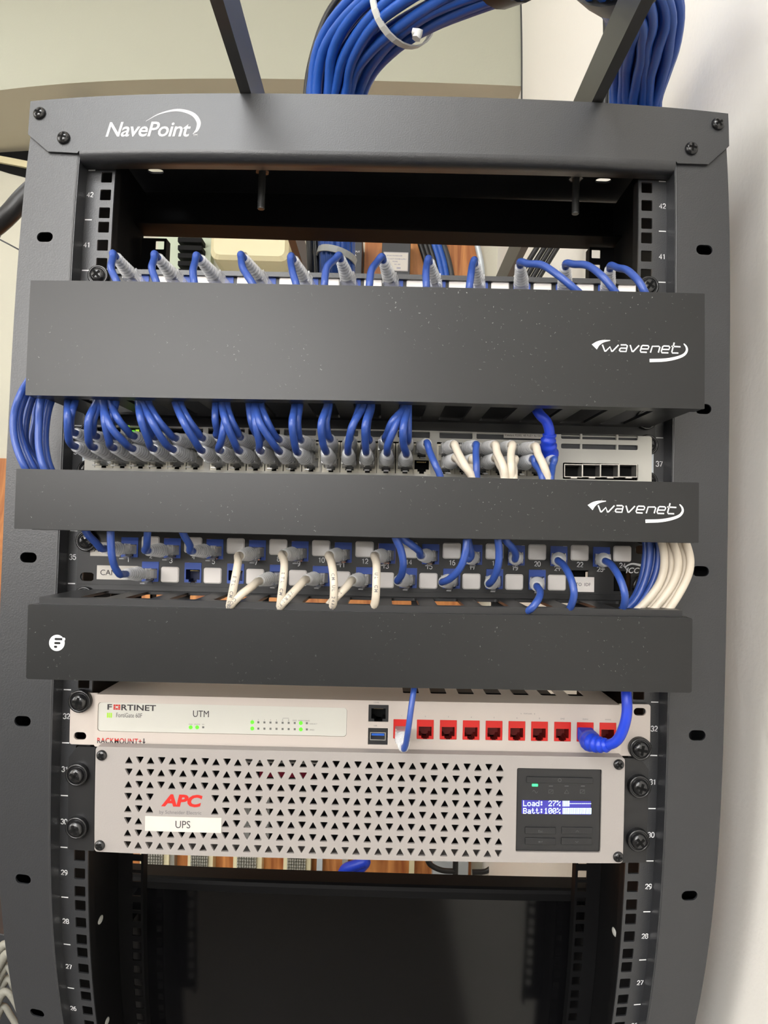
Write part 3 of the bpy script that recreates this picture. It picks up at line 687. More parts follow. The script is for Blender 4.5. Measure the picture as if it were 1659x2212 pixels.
# ------------------------------------------------------------------ the grey network switch
zsw = hole_z(37, 1); DS = Dev(zsw); YSW = -12.0
swt = thing('network_switch', 'light grey 48-port network switch packed with clear plugs', 'network switch', (0, 0, zsw), ROLL)
fs = lambda u, v: DS.L(u, v, YSW)
COLU = [224, 263.6, 303, 343, 382, 422, 472, 512, 552, 592, 632, 672, 715, 755, 794, 834, 875, 911, 963, 1002, 1041, 1080, 1119, 1158]
holes = []
for g in range(4):
    c = [fs(COLU[6 * g + k], 988 + .0183 * (COLU[6 * g + k] - 911)) for k in range(6)]
    zc = sum(p[1] for p in c) / 6
    holes.append(rect(c[0][0] - 7.4, c[5][0] + 7.4, zc - 13.6, zc + 12.6, .8))
def sfp(u): return fs(u, 1016)
sf = [fs(u, 1017) for u in (1238, 1277, 1316, 1356)]
holes.append(rect(sf[0][0] - 8.6, sf[3][0] + 8.6, sf[0][1] - 6.8, sf[0][1] + 6.6, 1))
va = fs(1212, 936); vb = fs(1378, 953); holes.append(rect(va[0], vb[0], vb[1] + .6, va[1], 1.2))
va2 = fs(1212, 958); vb2 = fs(1378, 974); holes.append(rect(va2[0], vb2[0], vb2[1] + .6, va2[1], 1.2))
vents = []
ug = [200, 300, 372, 445, 532, 608, 686, 778, 855, 932]
for a0, b0 in ((200, 262), (268, 352), (360, 440), (448, 530), (535, 606), (612, 684), (690, 775), (781, 852), (858, 930), (948, 1022), (1028, 1196)):
    p = fs(a0, 939 + .0183 * (a0 - 911)); q = fs(b0, 939 + .0183 * (b0 - 911)); vents.append((p[0] + .5, q[0] - .5, p[1] - 2.6, p[1] + 2.6))
for x0, x1, z0, z1 in vents: holes.append(rect(x0, x1, z0, z1, .8, 2))
zt = fs(700, 926)[1]; zlo = -21.8
bl = fs(183, 990)[0]; br = fs(1408, 980)[0]
mb = MB().plate(rect(bl, br, zlo, zt, 2.2), holes, YSW, YSW + 2)
mb.box(bl + .5, br - .5, YSW + 2, 240, zt - 1.2, zt - .4); mb.box(bl + .5, br - .5, YSW + 2, 240, zlo, zlo + 1)
mb.box(bl + .5, bl + 1.5, YSW + 2, 240, zlo, zt - .4); mb.box(br - 1.5, br - .5, YSW + 2, 240, zlo, zt - .4)
face = mb.build('chassis', 'switch', swt)
mb = MB().box(bl + 2, br - 2, YSW + 14, YSW + 15, zlo + 1, zt - 1.3); mb.build('inside_shade_sheet', 'void', swt)
# hexagon grille behind the vents
def grille(x0, x1, z0, z1, y, pitch, r):
    hs = []; row = 0; z = z0 + r
    while z < z1:
        x = x0 + r * 1.3 + (pitch / 2 if row % 2 else 0)
        while x < x1 - r:
            hs.append([(x + r * math.cos(math.radians(60 * k + 30)), z + r * math.sin(math.radians(60 * k + 30))) for k in range(6)]); x += pitch
        z += pitch * .866; row += 1
    hs = [h for h in hs if all(x0 < p[0] < x1 and z0 < p[1] < z1 for p in h)]
    return MB().plate(rect(x0, x1, z0, z1), hs, y, y + .8)
for x0, x1, z0, z1 in vents[5:]:
    grille(x0, x1, z0, z1, YSW + 3, 4.2, 2.15).build('vent_grille', 'amp', swt)
for p, q in ((va, vb), (va2, vb2)):
    grille(p[0], q[0], q[1] + .4, p[1], YSW + 3, 4.8, 2.45).build('vent_grille', 'amp', swt)
    for u in (1256, 1334): x = fs(u, 950)[0]; MB().box(x - .8, x + .8, YSW + .3, YSW + 3, q[1] + .6, p[1]).build('vent_divider', 'switch', swt)
def port_mesh(up):
    return jack_mesh('port', ('portframe', 'void'), 14.4, 13.2, 1.0 if up else -1.0, 11.8, 7.8, 13, up)
ME_PD = jack_mesh('port', ('portframe', 'void'), 14.6, 13.0, 1.2, 11.8, 7.6, 12, True)
def swj(i, row):
    u = COLU[i]; v = (1004 if row else 972) + .0183 * (u - 911)
    return fs(u, v)
for i in range(24):
    for row in (0, 1):
        p = swj(i, row); o = bpy.data.objects.new('port', ME_PD); COL.objects.link(o); o.parent = swt
        o.location = (p[0] / 1000, (YSW + .6) / 1000, (p[1] - 1.2) / 1000)
for x, z in sf:
    mb = MB().plate(rect(x - 7.6, x + 7.6, z - 5.4, z + 5.4), [rect(x - 7, x + 7, z - 4.8, z + 4.8)], YSW - .8, YSW + 12)
    mb.use(1).box(x - 7.4, x + 7.4, YSW + 11, YSW + 11.6, z - 5, z + 5); mb.use(0).box(x - 2.6, x + 2.6, YSW - 2.6, YSW - .4, z - 6.4, z - 5.4)
    mb.build('fiber_module_cage', ['steel', 'void'], swt)
for s in (-1, 1):
    a = br + .2 if s > 0 else bl - .2
    xo = 240.5 if s > 0 else -240.5
    MB().box(min(a, xo), max(a, xo), -2.2, -.2, -21.5, 18).build('mounting_ear', 'bracket', swt)
    for z in (-16, 15): screw(swt, s * 234, -2.2, z)
a = fs(1088, 937); b = fs(1172, 948)
lb = MB().box(a[0], b[0], YSW - .3, YSW, b[1], a[1]).build('name_strip', 'label', swt, label='pale model name strip')
MB().text('Catalyst 9200L 48 PoE+ 4x10G', a[0] + 1, b[1] + .9, YSW - .3, w=b[0] - a[0] - 2).build('lettering', 'dark_print', lb)
for u, v, m_ in ((276, 917, 'led2'), (297, 926, 'led2'), (288, 928, 'led')):
    p = fs(u, v + 5); MB().box(p[0] - 1.4, p[0] + 1.4, YSW - .4, YSW, p[1] - 1.2, p[1] + 1.2).build('status_light', m_, swt, label='lit green status light')
def swc(i, row, boot, path, m='blue', r=2.75):
    p = swj(i, row)
    c = 'white' if m == 'whitecord' else 'blue'
    q = ('first', 'second', 'third', 'last')[i // 6]
    patch_cable(f'{c} patch cable in {("upper", "lower")[row]} switch row, {q} socket block, {ORD[i % 6]} socket from left', pw(zsw, p[0], p[1], YSW), boot, path, m, r, 'patch cables on the grey switch')
E1 = lambda u, v: [(u, v, -72), (u, v - 24, -66), (u, v - 60, -56)]
SWU = [(0, 0, (165, 936), [(152, 915, -72), (155, 890, -80)] + E1(162, 868)), (0, 1, (165, 965), [(148, 945, -74), (146, 900, -84)] + E1(147, 866)),
  (1, 0, (211, 943), [(201, 930, -70), (203, 905, -78)] + E1(217, 870)), (1, 1, (206, 967), [(191, 945, -76), (192, 905, -84)] + E1(209, 868)),
  (2, 0, (252, 944), [(243, 930, -68), (240, 905, -76)] + E1(250, 870)), (2, 1, (248, 968), [(235, 950, -74), (226, 910, -82)] + E1(224, 869)),
  (3, 0, (292, 943), [(275, 930, -72), (255, 905, -80)] + E1(240, 871)), (3, 1, (289, 970), [(268, 955, -74), (238, 920, -84)] + E1(220, 867)),
  (4, 0, (337, 945), [(328, 930, -70), (318, 905, -76)] + E1(312, 872)), (4, 1, (334, 970), [(320, 950, -74), (304, 905, -84)] + E1(299, 868)),
  (5, 0, (381, 947), [(365, 935, -70), (342, 908, -78)] + E1(321, 871)), (5, 1, (376, 972), [(355, 955, -74), (330, 915, -84)] + E1(306, 868)),
  (6, 0, (439, 947), [(428, 935, -70), (408, 908, -78)] + E1(390, 872)), (6, 1, (438, 974), [(422, 955, -74), (398, 915, -84)] + E1(379, 870)),
  (7, 0, (474, 943), [(469, 930, -68), (465, 905, -76)] + E1(466, 872)), (7, 1, (478, 974), [(477, 955, -74), (483, 925, -80)] + E1(489, 878)),
  (8, 0, (521, 945), [(514, 935, -70), (500, 908, -78)] + E1(490, 874)), (8, 1, (519, 975), [(506, 955, -74), (488, 912, -84)] + E1(479, 872)),
  (9, 0, (566, 948), [(552, 935, -68), (543, 910, -76)] + E1(538, 874)), (9, 1, (565, 975), [(560, 955, -74), (552, 915, -82)] + E1(549, 876)),
  (10, 0, (604, 950), [(592, 938, -70), (577, 910, -78)] + E1(564, 876)), (10, 1, (605, 976), [(590, 958, -74), (562, 915, -84)] + E1(551, 874)),
  (11, 0, (651, 951), [(645, 938, -70), (643, 910, -76)] + E1(647, 878)), (11, 1, (645, 978), [(636, 955, -74), (631, 915, -84)] + E1(637, 877)),
  (12, 0, (713, 950), [(708, 938, -70), (705, 910, -76)] + E1(711, 878)), (12, 1, (705, 977), [(697, 955, -74), (694, 915, -84)] + E1(707, 876)),
  (13, 0, (756, 950), [(757, 938, -68), (766, 910, -74)] + E1(776, 880)), (13, 1, (752, 978), [(753, 955, -74), (762, 918, -84)] + E1(785, 879)),
  (14, 0, (797, 953), [(793, 940, -68), (794, 912, -74)] + E1(802, 882)), (14, 1, (791, 978), [(789, 955, -74), (789, 918, -84)] + E1(799, 882)),
  (15, 0, (832, 950), [(836, 938, -70), (848, 910, -78)] + E1(873, 881)), (15, 1, (836, 980), [(838, 960, -74), (852, 925, -80)] + E1(870, 884)),
  (16, 0, (880, 955), [(882, 940, -70), (882, 915, -74)] + E1(882, 884)), (16, 1, (877, 982), [(872, 960, -74), (871, 925, -84)] + E1(880, 885))]
E2 = lambda u, v: [(u, v, -76), (u + 2, v + 25, -74), (u + 3, v + 50, -66)]
SWD = [(17, 0, (921, 959), [(928, 975, -68), (940, 1003, -76)] + E2(951, 1029), 'blue'),
  (18, 0, (979, 962), [(988, 975, -68), (1004, 1005, -76)] + E2(1020, 1030), 'whitecord'), (18, 1, (982, 991), [(998, 1003, -68), (1012, 1018, -74)] + E2(1021, 1034), 'whitecord'),
  (19, 0, (1025, 962), [(1028, 975, -68), (1029, 1005, -76)] + E2(1030, 1032), 'blue'), (19, 1, (1018, 993), [(1018, 1003, -60), (1019, 1018, -66)] + E2(1020, 1034), 'whitecord'),
  (20, 0, (1066, 963), [(1074, 978, -68), (1086, 1005, -76)] + E2(1091, 1031), 'whitecord'), (20, 1, (1068, 991), [(1078, 1001, -66), (1086, 1016, -72)] + E2(1090, 1034), 'whitecord'),
  (21, 0, (1103, 963), [(1104, 978, -68), (1104, 1005, -76)] + E2(1106, 1031), 'whitecord'), (21, 1, (1108, 994), [(1109, 1004, -66), (1110, 1018, -72)] + E2(1110, 1034), 'whitecord'),
  (22, 0, (1152, 966), [(1162, 980, -68), (1174, 1005, -76)] + E2(1183, 1032), 'whitecord'), (22, 1, (1148, 993), [(1156, 1003, -66), (1166, 1016, -72)] + E2(1172, 1034), 'blue'),
  (23, 1, (1192, 995), [(1194, 1006, -64), (1192, 1020, -70)] + E2(1190, 1034), 'blue')]
for i, row, boot, path in SWU: swc(i, row, boot, path)
for i, row, boot, path, m in SWD: swc(i, row, boot, path, m, 3.0 if m == 'whitecord' else 2.6)

# thick blue cables with moulded ribbed boots
def fat_cable(label, jack, plug_d, path, sleeve):
    t = thing('network_cable', label, 'cable', jack)
    J = Vector(jack); d = Vector(plug_d).normalized()
    q = Vector((0, -1, 0)).rotation_difference(d).to_matrix().to_4x4()
    mb = MB().bbox(-6.2, 6.2, -16, 6, -5, 5, 1); mb.v = [(q @ v) + J for v in mb.v]
    p = mb.build('plug', 'fatblue', t)
    pts = smooth_path([J + d * 10] + path, 8)
    MB().tube(pts, 3.9, 12).build('cord', 'fatblue', t)
    k = sleeve; P = pts[2:k]; rr = [8.4 - 3.6 * i / len(P) + (.25 if i % 4 < 2 else -.5) for i in range(len(P))]
    MB().tube(P, rr, 14).build('strain_relief_boot', 'fatblue', t, label='ribbed blue moulded boot')
    return t
p = swj(23, 0); J = pw(zsw, p[0] + 3, p[1], YSW)
fat_cable('thick royal blue cable with a ribbed boot rising from the switch beside its uplink sockets', J, (.0, -1, -.1), [at(1186, 985, -44), at(1184, 958, -54), at(1187, 935, -58), at(1181, 912, -60), at(1166, 895, -60), at(1150, 870, -50)], 24)

# cable bundles looping at either end of the managers
LB = [[(47, 846), (30, 898), (33, 955), (56, 1014)], [(57, 850), (41, 904), (51, 962), (76, 1016)], [(72, 855), (56, 914), (58, 965), (92, 1018)], [(90, 862), (84, 921), (85, 972), (99, 1018)],
      [(110, 868), (99, 921), (99, 972), (112, 1018)], [(82, 858), (76, 910), (68, 960), (84, 1018)], [(102, 866), (92, 915), (92, 968), (105, 1018)]]
for i, c in enumerate(LB):
    y = -74 + (i % 3) * 9 + (10 if i > 4 else 0)
    pts = [at(c[0][0] + 30, c[0][1] - 45, y + 20)] + [at(u, v, y) for u, v in c] + [at(c[3][0] + 30, c[3][1] + 40, y + 16)]
    t = thing('patch_cable', 'blue patch cable bowing out at the left end between the two upper covers', 'cable', pts[2], 0, 'blue cables bowing at the left end')
    MB().tube(smooth_path(pts, 7), 2.75, 10).build('cord', 'blue', t)
RBW = [[(1480, 1168), (1491, 1215), (1478, 1262), (1437, 1326)], [(1466, 1168), (1480, 1215), (1466, 1262), (1424, 1322)], [(1452, 1168), (1465, 1215), (1452, 1262), (1410, 1318)], [(1440, 1168), (1450, 1215), (1438, 1262), (1398, 1313)], [(1428, 1168), (1435, 1215), (1424, 1260), (1388, 1308)], [(1473, 1168), (1486, 1222), (1472, 1270), (1430, 1326)], [(1446, 1168), (1458, 1220), (1446, 1266), (1404, 1318)]]
RBB = [[(1420, 1165), (1422, 1215), (1408, 1262), (1380, 1306)], [(1411, 1165), (1412, 1215), (1398, 1262), (1374, 1304)], [(1402, 1165), (1402, 1215), (1390, 1262), (1368, 1302)], [(1394, 1165), (1393, 1215), (1383, 1262), (1363, 1300)]]
for j, (L_, m_, g_, lb_) in enumerate(((RBW, 'whitecord', 'white cables bowing at the right end', 'white patch cable curving down at the right end beside the black patch panel'), (RBB, 'blue', 'blue cables bowing at the right end', 'dark blue patch cable curving down just inside the white ones at right'))):
    for i, c in enumerate(L_):
        y = (-58 if j == 0 else -48) + (i % 2) * 4 + (12 if i > 4 else 0)
        pts = [at(c[0][0] - 20, c[0][1] - 40, y)] + [at(u, v, y) for u, v in c] + [at(c[3][0] - 40, c[3][1] + 30, y + 4)]
        t = thing('patch_cable', lb_, 'cable', pts[2], 0, g_)
        MB().tube(smooth_path(pts, 7), 3.0 if j == 0 else 2.75, 10).build('cord', m_, t)

# ------------------------------------------------------------------ white firewall appliance in its rack tray
zf = hole_z(32, 1); DF = Dev(zf); YF1 = -9.0
fw = thing('firewall_appliance', 'white rack-mounted firewall with a row of red sockets, label reads UTM', 'firewall', (0, 0, zf), ROLL)
ff = lambda u, v: DF.L(u, v, YF1)
RX = [868, 918.6, 968.4, 1017.8, 1067.2, 1116.5, 1165.5, 1215.3, 1264.2, 1313.2]
RZ = [ff(u, 1574.8 + .0165 * (u - 868))[1] for u in RX]; RXX = [ff(u, 1575)[0] for u in RX]
holes = [rect(x - 7.0, x + 7.0, z - 8.0, z + 8.0, .3, 2) for x, z in zip(RXX, RZ)]
con = (ff(796.3, 1522), ff(838.9, 1559.6)); usb = (ff(795.4, 1572.2), ff(837.2, 1609))
for a, b in (con, usb): holes.append(rect(a[0], b[0], b[1], a[1], .3, 2))
e0 = ff(210, 1515); e1 = ff(750, 1590); e2 = ff(212, 1581); e3 = ff(748, 1531)
wx0, wx1, wz0, wz1 = (e0[0] + e2[0]) / 2, (e1[0] + e3[0]) / 2, (e2[1] + e1[1]) / 2, (e0[1] + e3[1]) / 2
holes.append(rect(wx0, wx1, wz0, wz1, 2.5))
c0 = ff(206, 1492); c1 = ff(1341, 1632)
X0, X1, Z0, Z1 = c0[0], c1[0], -21.6, 21.4
mb = MB().plate(rect(X0, X1, Z0, Z1, 1.8), holes, YF1, YF1 + 1.6)
body = mb.build('faceplate', 'white', fw)
mb = MB().box(X0 + 1, X1 - 1, YF1 + 1.6, 180, Z0, Z0 + 1); mb.build('tray', 'white', fw)
MB().plate(rect(X0 + 1, X1 - 1, YF1 + 1.6, 180), [rect(x, x + 14, 20, 120, 2) for x in range(36, 196, 24)], Z1 - 1.2, Z1 - .2, 'z').build('top_cover', 'white', fw, label='white slotted lid')
MB().box(X0 + 2, X1 - 2, 30, 31, Z0 + 1, Z1 - 1.4).build('inside_shade_sheet', 'void', fw)
for s in (-1, 1):
    xa, xb = sorted((s * 241.3, X0 if s < 0 else X1)); sl = []
    sl.append([(s * 232.5 + p[0], (-14.8 if s < 0 else 14.8) + p[1]) for p in rect(-5.2, 5.2, -3.2, 3.2, 3.1)])
    MB().plate(rect(xa - (1 if s > 0 else 0), xb + (1 if s < 0 else 0), -21.8, 21.0, 2), sl, -4, -2).build('mounting_ear', 'white', fw)
    screw(fw, s * 232.0, -4, 14.8 if s < 0 else -14.8, ME_BIG)
pane = MB().plate(rect(wx0 + .2, wx1 - .2, wz0 + .2, wz1 - .2, 2.4), [], YF1 + .7, YF1 + 1.4).build('status_window', 'lens', fw)
YW = YF1 + .7
def tfit(name, parent, D, txt, u0, v0, u1, v1, y, m, bold=0., shear=0., space=1., label=None):
    """Lettering filling the pixel box u0, v0 (top left) - u1, v1 (bottom right)."""
    a = D.L(u0, v1, y); b = D.L(u1, v1, y); c = D.L(u0, v0, y)
    return MB().text(txt, a[0], (a[1] + b[1]) / 2, y, w=b[0] - a[0], h=c[1] - a[1], bold=bold, shear=shear, space=space).build(name, m, parent, label=label)
tfit('lettering', pane, DF, 'F', 232, 1521, 242, 1533, YW, 'dark_print', .02)
tfit('lettering', pane, DF, 'RTINET', 262, 1522.5, 337, 1535, YW, 'dark_print', .02)
mb = MB(); a = DF.L(245, 1521.5, YW); b = DF.L(260, 1533.5, YW); w = (b[0] - a[0]); h = a[1] - b[1]
for i in range(3):
    for j in range(3):
        if (i, j) == (1, 1): continue
        mb.box(a[0] + w * i / 3 + .15, a[0] + w * (i + 1) / 3 - .15, YW - .15, YW, b[1] + h * j / 3 + .12, b[1] + h * (j + 1) / 3 - .12)
mb.build('logo', 'red_print', pane, label='red latticed letter O')
tfit('lettering', pane, DF, 'FortiGate 60F', 251, 1540, 307, 1550, YW, 'grey_print', .005)
tfit('lettering', pane, DF, 'UTM', 417, 1535, 451, 1549, YW, 'dark_print', .0)
for k in range(3):
    p = DF.L(232.5 + 4 * k, 1545, YW); MB().box(p[0] - .5, p[0] + .5, YW - .2, YW, p[1] - 2.0, p[1] + 2.0).build('status_light', 'led2', pane, label='lit lime green status bar')
def led(parent, D, u, v, y, on, r=1.0):
    p = D.L(u, v, y); m_ = 'led' if on else 'ledoff'
    (MB().lathe([(r * 1.6, 0), (r * 1.6, .25)], 12, (p[0], y, p[1])) if on else MB().box(p[0] - r * .8, p[0] + r * .8, y - .2, y, p[1] - r * .8, p[1] + r * .8)).build('status_light', m_, parent, label='lit green status light' if on else 'unlit status light')
for u, on in ((412, 1), (426, 1), (439, 0)): led(pane, DF, u, 1571, YW, on)
for k in range(10):
    u = 545 + 13.1 * k; led(pane, DF, u, 1560 + .018 * (u - 545), YW, k in (0, 8)); led(pane, DF, u, 1573.5 + .018 * (u - 545), YW, k in (0, 8))
mb = MB()
for k, tx in enumerate(('1', '2', '3', '4', '5', 'A', 'B', 'DMZ', 'WAN1', 'WAN2')):
    p = DF.L(545 + 13.1 * k, 1556 + .24 * k, YW); mb.text(tx, p[0], p[1], YW, h=1.1, align='c')
for tx, u, v in (('PWR', 412, 1566), ('STATUS', 426, 1566), ('HA', 439, 1566), ('LINK/ACT', 677, 1565), ('SPEED', 674, 1578)):
    p = DF.L(u, v, YW); mb.text(tx, p[0], p[1], YW, h=1.0, align='c')
a = DF.L(611, 1553, YW); b = DF.L(624, 1553, YW)
mb.stroke([(a[0], a[1] - .8), (a[0], a[1] + .6), (b[0], b[1] + .6), (b[0], b[1] - .8)], .25, YW)
mb.build('lettering', 'grey_print', pane, label='tiny grey port captions')
# the tray maker's two-tone name
for up in (1, 0):
    lo_ = tfit('lettering', body, DF, 'RACKMOUNT+', 210, 1594.5, 306, 1606.5, YF1, 'red_print' if up else 'dark_print', .016, 0, 1.08, 'two-tone lettering, upper half' if up else 'two-tone lettering, lower half')
    bm = bmesh.new(); bm.from_mesh(lo_.data); zm = sum(v.co.z for v in bm.verts) / len(bm.verts) + .0001
    bmesh.ops.bisect_plane(bm, geom=bm.verts[:] + bm.edges[:] + bm.faces[:], plane_co=(0, 0, zm), plane_no=(0, 0, 1), clear_inner=bool(up), clear_outer=not up); bm.to_mesh(lo_.data); bm.free()
mb = MB(); a = DF.L(311, 1595, YF1); b = DF.L(311, 1607, YF1); mb.stroke([(a[0], a[1]), (b[0], b[1] + 1)], .8, YF1); mb.add([(b[0] - 1.4, YF1 - .1, b[1] + 1.8), (b[0] + 1.4, YF1 - .1, b[1] + 1.8), (b[0], YF1 - .1, b[1])], [(0, 1, 2)])
mb.build('arrow_mark', 'dark_print', body)
ME_JR = jack_mesh('jack', ('jackred', 'void'), 13.8, 15.8, -1.6, 10.6, 7.6, 14)
RIN = mat('shaded_red_socket', srgb(110, 14, 10), 0.5); ME_JR.materials[1] = RIN  # darker copy of the socket red, shade put into the colour
for k, (x, z) in enumerate(zip(RXX, RZ)):
    o = bpy.data.objects.new('jack', ME_JR); COL.objects.link(o); o.parent = fw; o.location = (x / 1000, (YF1 + .3) / 1000, z / 1000)
cx = (con[0][0] + con[1][0]) / 2; cz = (con[0][1] + con[1][1]) / 2
ME_JK = jack_mesh('console_socket', ('duct', 'void'), con[1][0] - con[0][0] - .4, con[0][1] - con[1][1] - .4, -.5)
o = bpy.data.objects.new('console_socket', ME_JK); COL.objects.link(o); o.parent = fw; o.location = (cx / 1000, (YF1 + .4) / 1000, cz / 1000)
ux = (usb[0][0] + usb[1][0]) / 2; uz = (usb[0][1] + usb[1][1]) / 2
mb = MB().plate(rect(-7.6, 7.6, -6.8, 6.8), [rect(-6.4, 6.4, -3.2, 3.2)], 0, 1); mb.use(1).plate(rect(-6.4, 6.4, -3.2, 3.2), [rect(-5.9, 5.9, -2.7, 2.7)], -.3, 10)
mb.use(0).box(-6.5, 6.5, 10, 10.5, -3.4, 3.4); mb.use(2).box(-5.2, 5.2, .6, 9, .3, 1.9)
ob = mb.build('usb_socket', ['duct', 'steel', 'usb'], None); ob.parent = fw; ob.location = (ux / 1000, (YF1 + .3) / 1000, uz / 1000)
mb = MB()
for tx, u, v in [('CONS', 813, 1519), ('USB', 811, 1569)] + [(t_, RX[k], 1548 + .018 * (RX[k] - 868)) for k, t_ in enumerate(('1', '2', '3', '4', '5', 'A', 'B', 'DMZ', 'WAN1', 'WAN2'))] + [('A    FORTILINK    B', 1140, 1543)]:
    p = ff(u, v); mb.text(tx, p[0], p[1], YF1, h=1.15 if len(tx) < 6 else 1.0, align='c', th=.1)
mb.build('lettering', 'grey_print', body, label='tiny grey socket captions')
# its two cables
J = pw(zf, RXX[0], RZ[0] - 1.6, YF1)
patch_cable('thin blue patch cable with clear plug in the leftmost red socket of the firewall', J, (872, 1612), [(877, 1606, -66), (882, 1575, -74), (888, 1530, -74), (893, 1496, -70), (896, 1470, -60), (898, 1450, -40)], 'blue', 2.2)
J = pw(zf, RXX[8], RZ[8] - 1.6, YF1)
fat_cable('thick royal blue cable with a ribbed boot in the second red socket from right', J, (.12, -1, -.25), [at(1276, 1602, -30), at(1292, 1608, -38), at(1312, 1609, -44), at(1332, 1600, -50), at(1346, 1575, -54), at(1354, 1540, -56), at(1353, 1500, -54), at(1350, 1470, -44), at(1350, 1450, -30)], 26)

# ------------------------------------------------------------------ battery backup (UPS) with perforated bezel
zu = (zU(30) + zU(32)) / 2; DU = Dev(zu); YU = -22.0
ups = thing('battery_backup', 'silver two-unit battery backup with triangle-perforated front and blue text display', 'battery backup', (0, 0, zu), ROLL)
fu = lambda u, v: DU.L(u, v, YU)
q = [fu(207, 1612), fu(1348, 1637), fu(204, 1841), fu(1347, 1863)]
ux0, ux1, uz0, uz1 = (q[0][0] + q[2][0]) / 2, (q[1][0] + q[3][0]) / 2, (q[2][1] + q[3][1]) / 2, (q[0][1] + q[1][1]) / 2
d0 = fu(1117, 1659); d1 = fu(1297, 1842); dx0, dx1, dz0, dz1 = d0[0], d1[0], d1[1], d0[1]
holes = [rect(dx0, dx1, dz0, dz1, 1.2, 3)]
g00 = fu(278.6, 1641.7); g0n = fu(1080, 1659.5); g70 = fu(275.5, 1825)
sx = (g0n[0] - g00[0]) / 34; szz = (g70[1] - g00[1]) / 7
def tri(x, z, up, a=3.3, h=2.95, r=.55):
    s = 1 if up else -1; P = [(x - a, z - s * h), (x + a, z - s * h), (x, z + s * h)]; o = []
    for i in range(3):
        A, B, Cc = Vector(P[i - 1]), Vector(P[i]), Vector(P[(i + 1) % 3])
        p = B + (A - B).normalized() * r * 1.4; q_ = B + (Cc - B).normalized() * r * 1.4; mid = (p + q_) / 2 * .55 + B * .45
        o += [tuple(p), tuple(mid), tuple(q_)]
    return o
for r_ in range(8):
    for c_ in range(35):
        if r_ in (3, 4) and 3 <= c_ <= 7: continue
        if r_ == 5 and 2 <= c_ <= 8: continue
        holes.append(tri(g00[0] + sx * c_, g00[1] + szz * r_, (r_ + c_) % 2 == 0))
mb = MB().plate(rect(ux0, ux1, uz0, uz1, 2.6), holes, YU, YU + 2.2)
mb.box(ux0 + 1, ux1 - 1, YU + 2.2, YU + 11, uz1 - 2, uz1 - .3); mb.box(ux0 + 1, ux1 - 1, YU + 2.2, YU + 16, uz0 + .3, uz0 + 2)
mb.box(ux0 + .3, ux0 + 2, YU + 2.2, YU + 11, uz0 + 2, uz1 - 2); mb.box(ux1 - 2, ux1 - .3, YU + 2.2, YU + 11, uz0 + 2, uz1 - 2)
bez = mb.build('bezel', 'silver', ups)
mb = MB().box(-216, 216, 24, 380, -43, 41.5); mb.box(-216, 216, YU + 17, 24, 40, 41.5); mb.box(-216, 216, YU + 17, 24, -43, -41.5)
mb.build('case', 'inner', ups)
a = fu(500, 1675); b = fu(690, 1683); MB().box(a[0], b[0], 12, 16, b[1], a[1] - 0).build('inner_label', 'label', ups)
a = fu(545, 1694); b = fu(665, 1712); MB().box(a[0], b[0], 10, 16, b[1], a[1]).build('inner_label', mat('crimson_label', srgb(170, 20, 60), .5), ups, label='crimson label seen through the holes')
for u0, v0, u1, v1 in ((505, 1776, 522, 1850), (549, 1745, 566, 1850)):
    a = fu(u0, v0); b = fu(u1, v1); MB().box(a[0], b[0], 8, 14, b[1], a[1]).build('inner_lead', 'tie', ups)
for s in (-1, 1):
    xs = sorted((s * 241, s * 219)); cz = 1
    pts = [(s * 219, -44), (s * 241, -44), (s * 241, 34), (s * 234, 43), (s * 219, 43)]
    MB().prism(pts, -4, -2).build('mounting_ear', 'duct', ups)
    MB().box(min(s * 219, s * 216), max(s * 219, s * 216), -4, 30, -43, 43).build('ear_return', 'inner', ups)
    for u in (31, 30): screw(ups, s * 232.5, -4, hole_z(u, 1) - zu - 1.5, ME_BIG)
for u, v in ((218, 1633), (214, 1828), (1338, 1653), (1337, 1853)):
    p = DU.L(u, v, YU - 2); screw(ups, p[0], YU, p[1], ME_SMALL)
tfit('logo', bez, DU, 'APC', 348, 1716, 437, 1743, YU, 'red_print', .045, .18, 1.0, 'red company initials')
tfit('lettering', bez, DU, 'by Schneider Electric', 344, 1751, 435, 1761, YU, 'grey_print', .005)
a = fu(314, 1761); b = fu(478, 1799); c = fu(314, 1795)
sl = MB().box(a[0], b[0], YU - .4, YU - .02, b[1], (fu(478, 1768)[1] + a[1]) / 2).build('paper_label', 'label', ups, label='white paper label reading UPS')
tfit('lettering', sl, DU, 'UPS', 379, 1773, 411, 1789, YU - .4, 'dark_print')
ys = YU + 1.6
disp = MB().bbox(dx0 + .3, dx1 - .3, ys, ys + 10, dz0 + .3, dz1 - .3, 1).build('display_panel', 'duct', ups)
fd = lambda u, v: DU.L(u, v, ys)
def dbox(name, u0, v0, u1, v1, m_, d=.8, label=None, par=None):
    a = fd(u0, v0); b = fd(u1, v1); return MB().bbox(a[0], b[0], ys - d, ys, b[1], a[1], .5).build(name, m_, par or disp, label=label)
dbox('power_button', 1137, 1677, 1280, 1692, 'duct', 1.2)
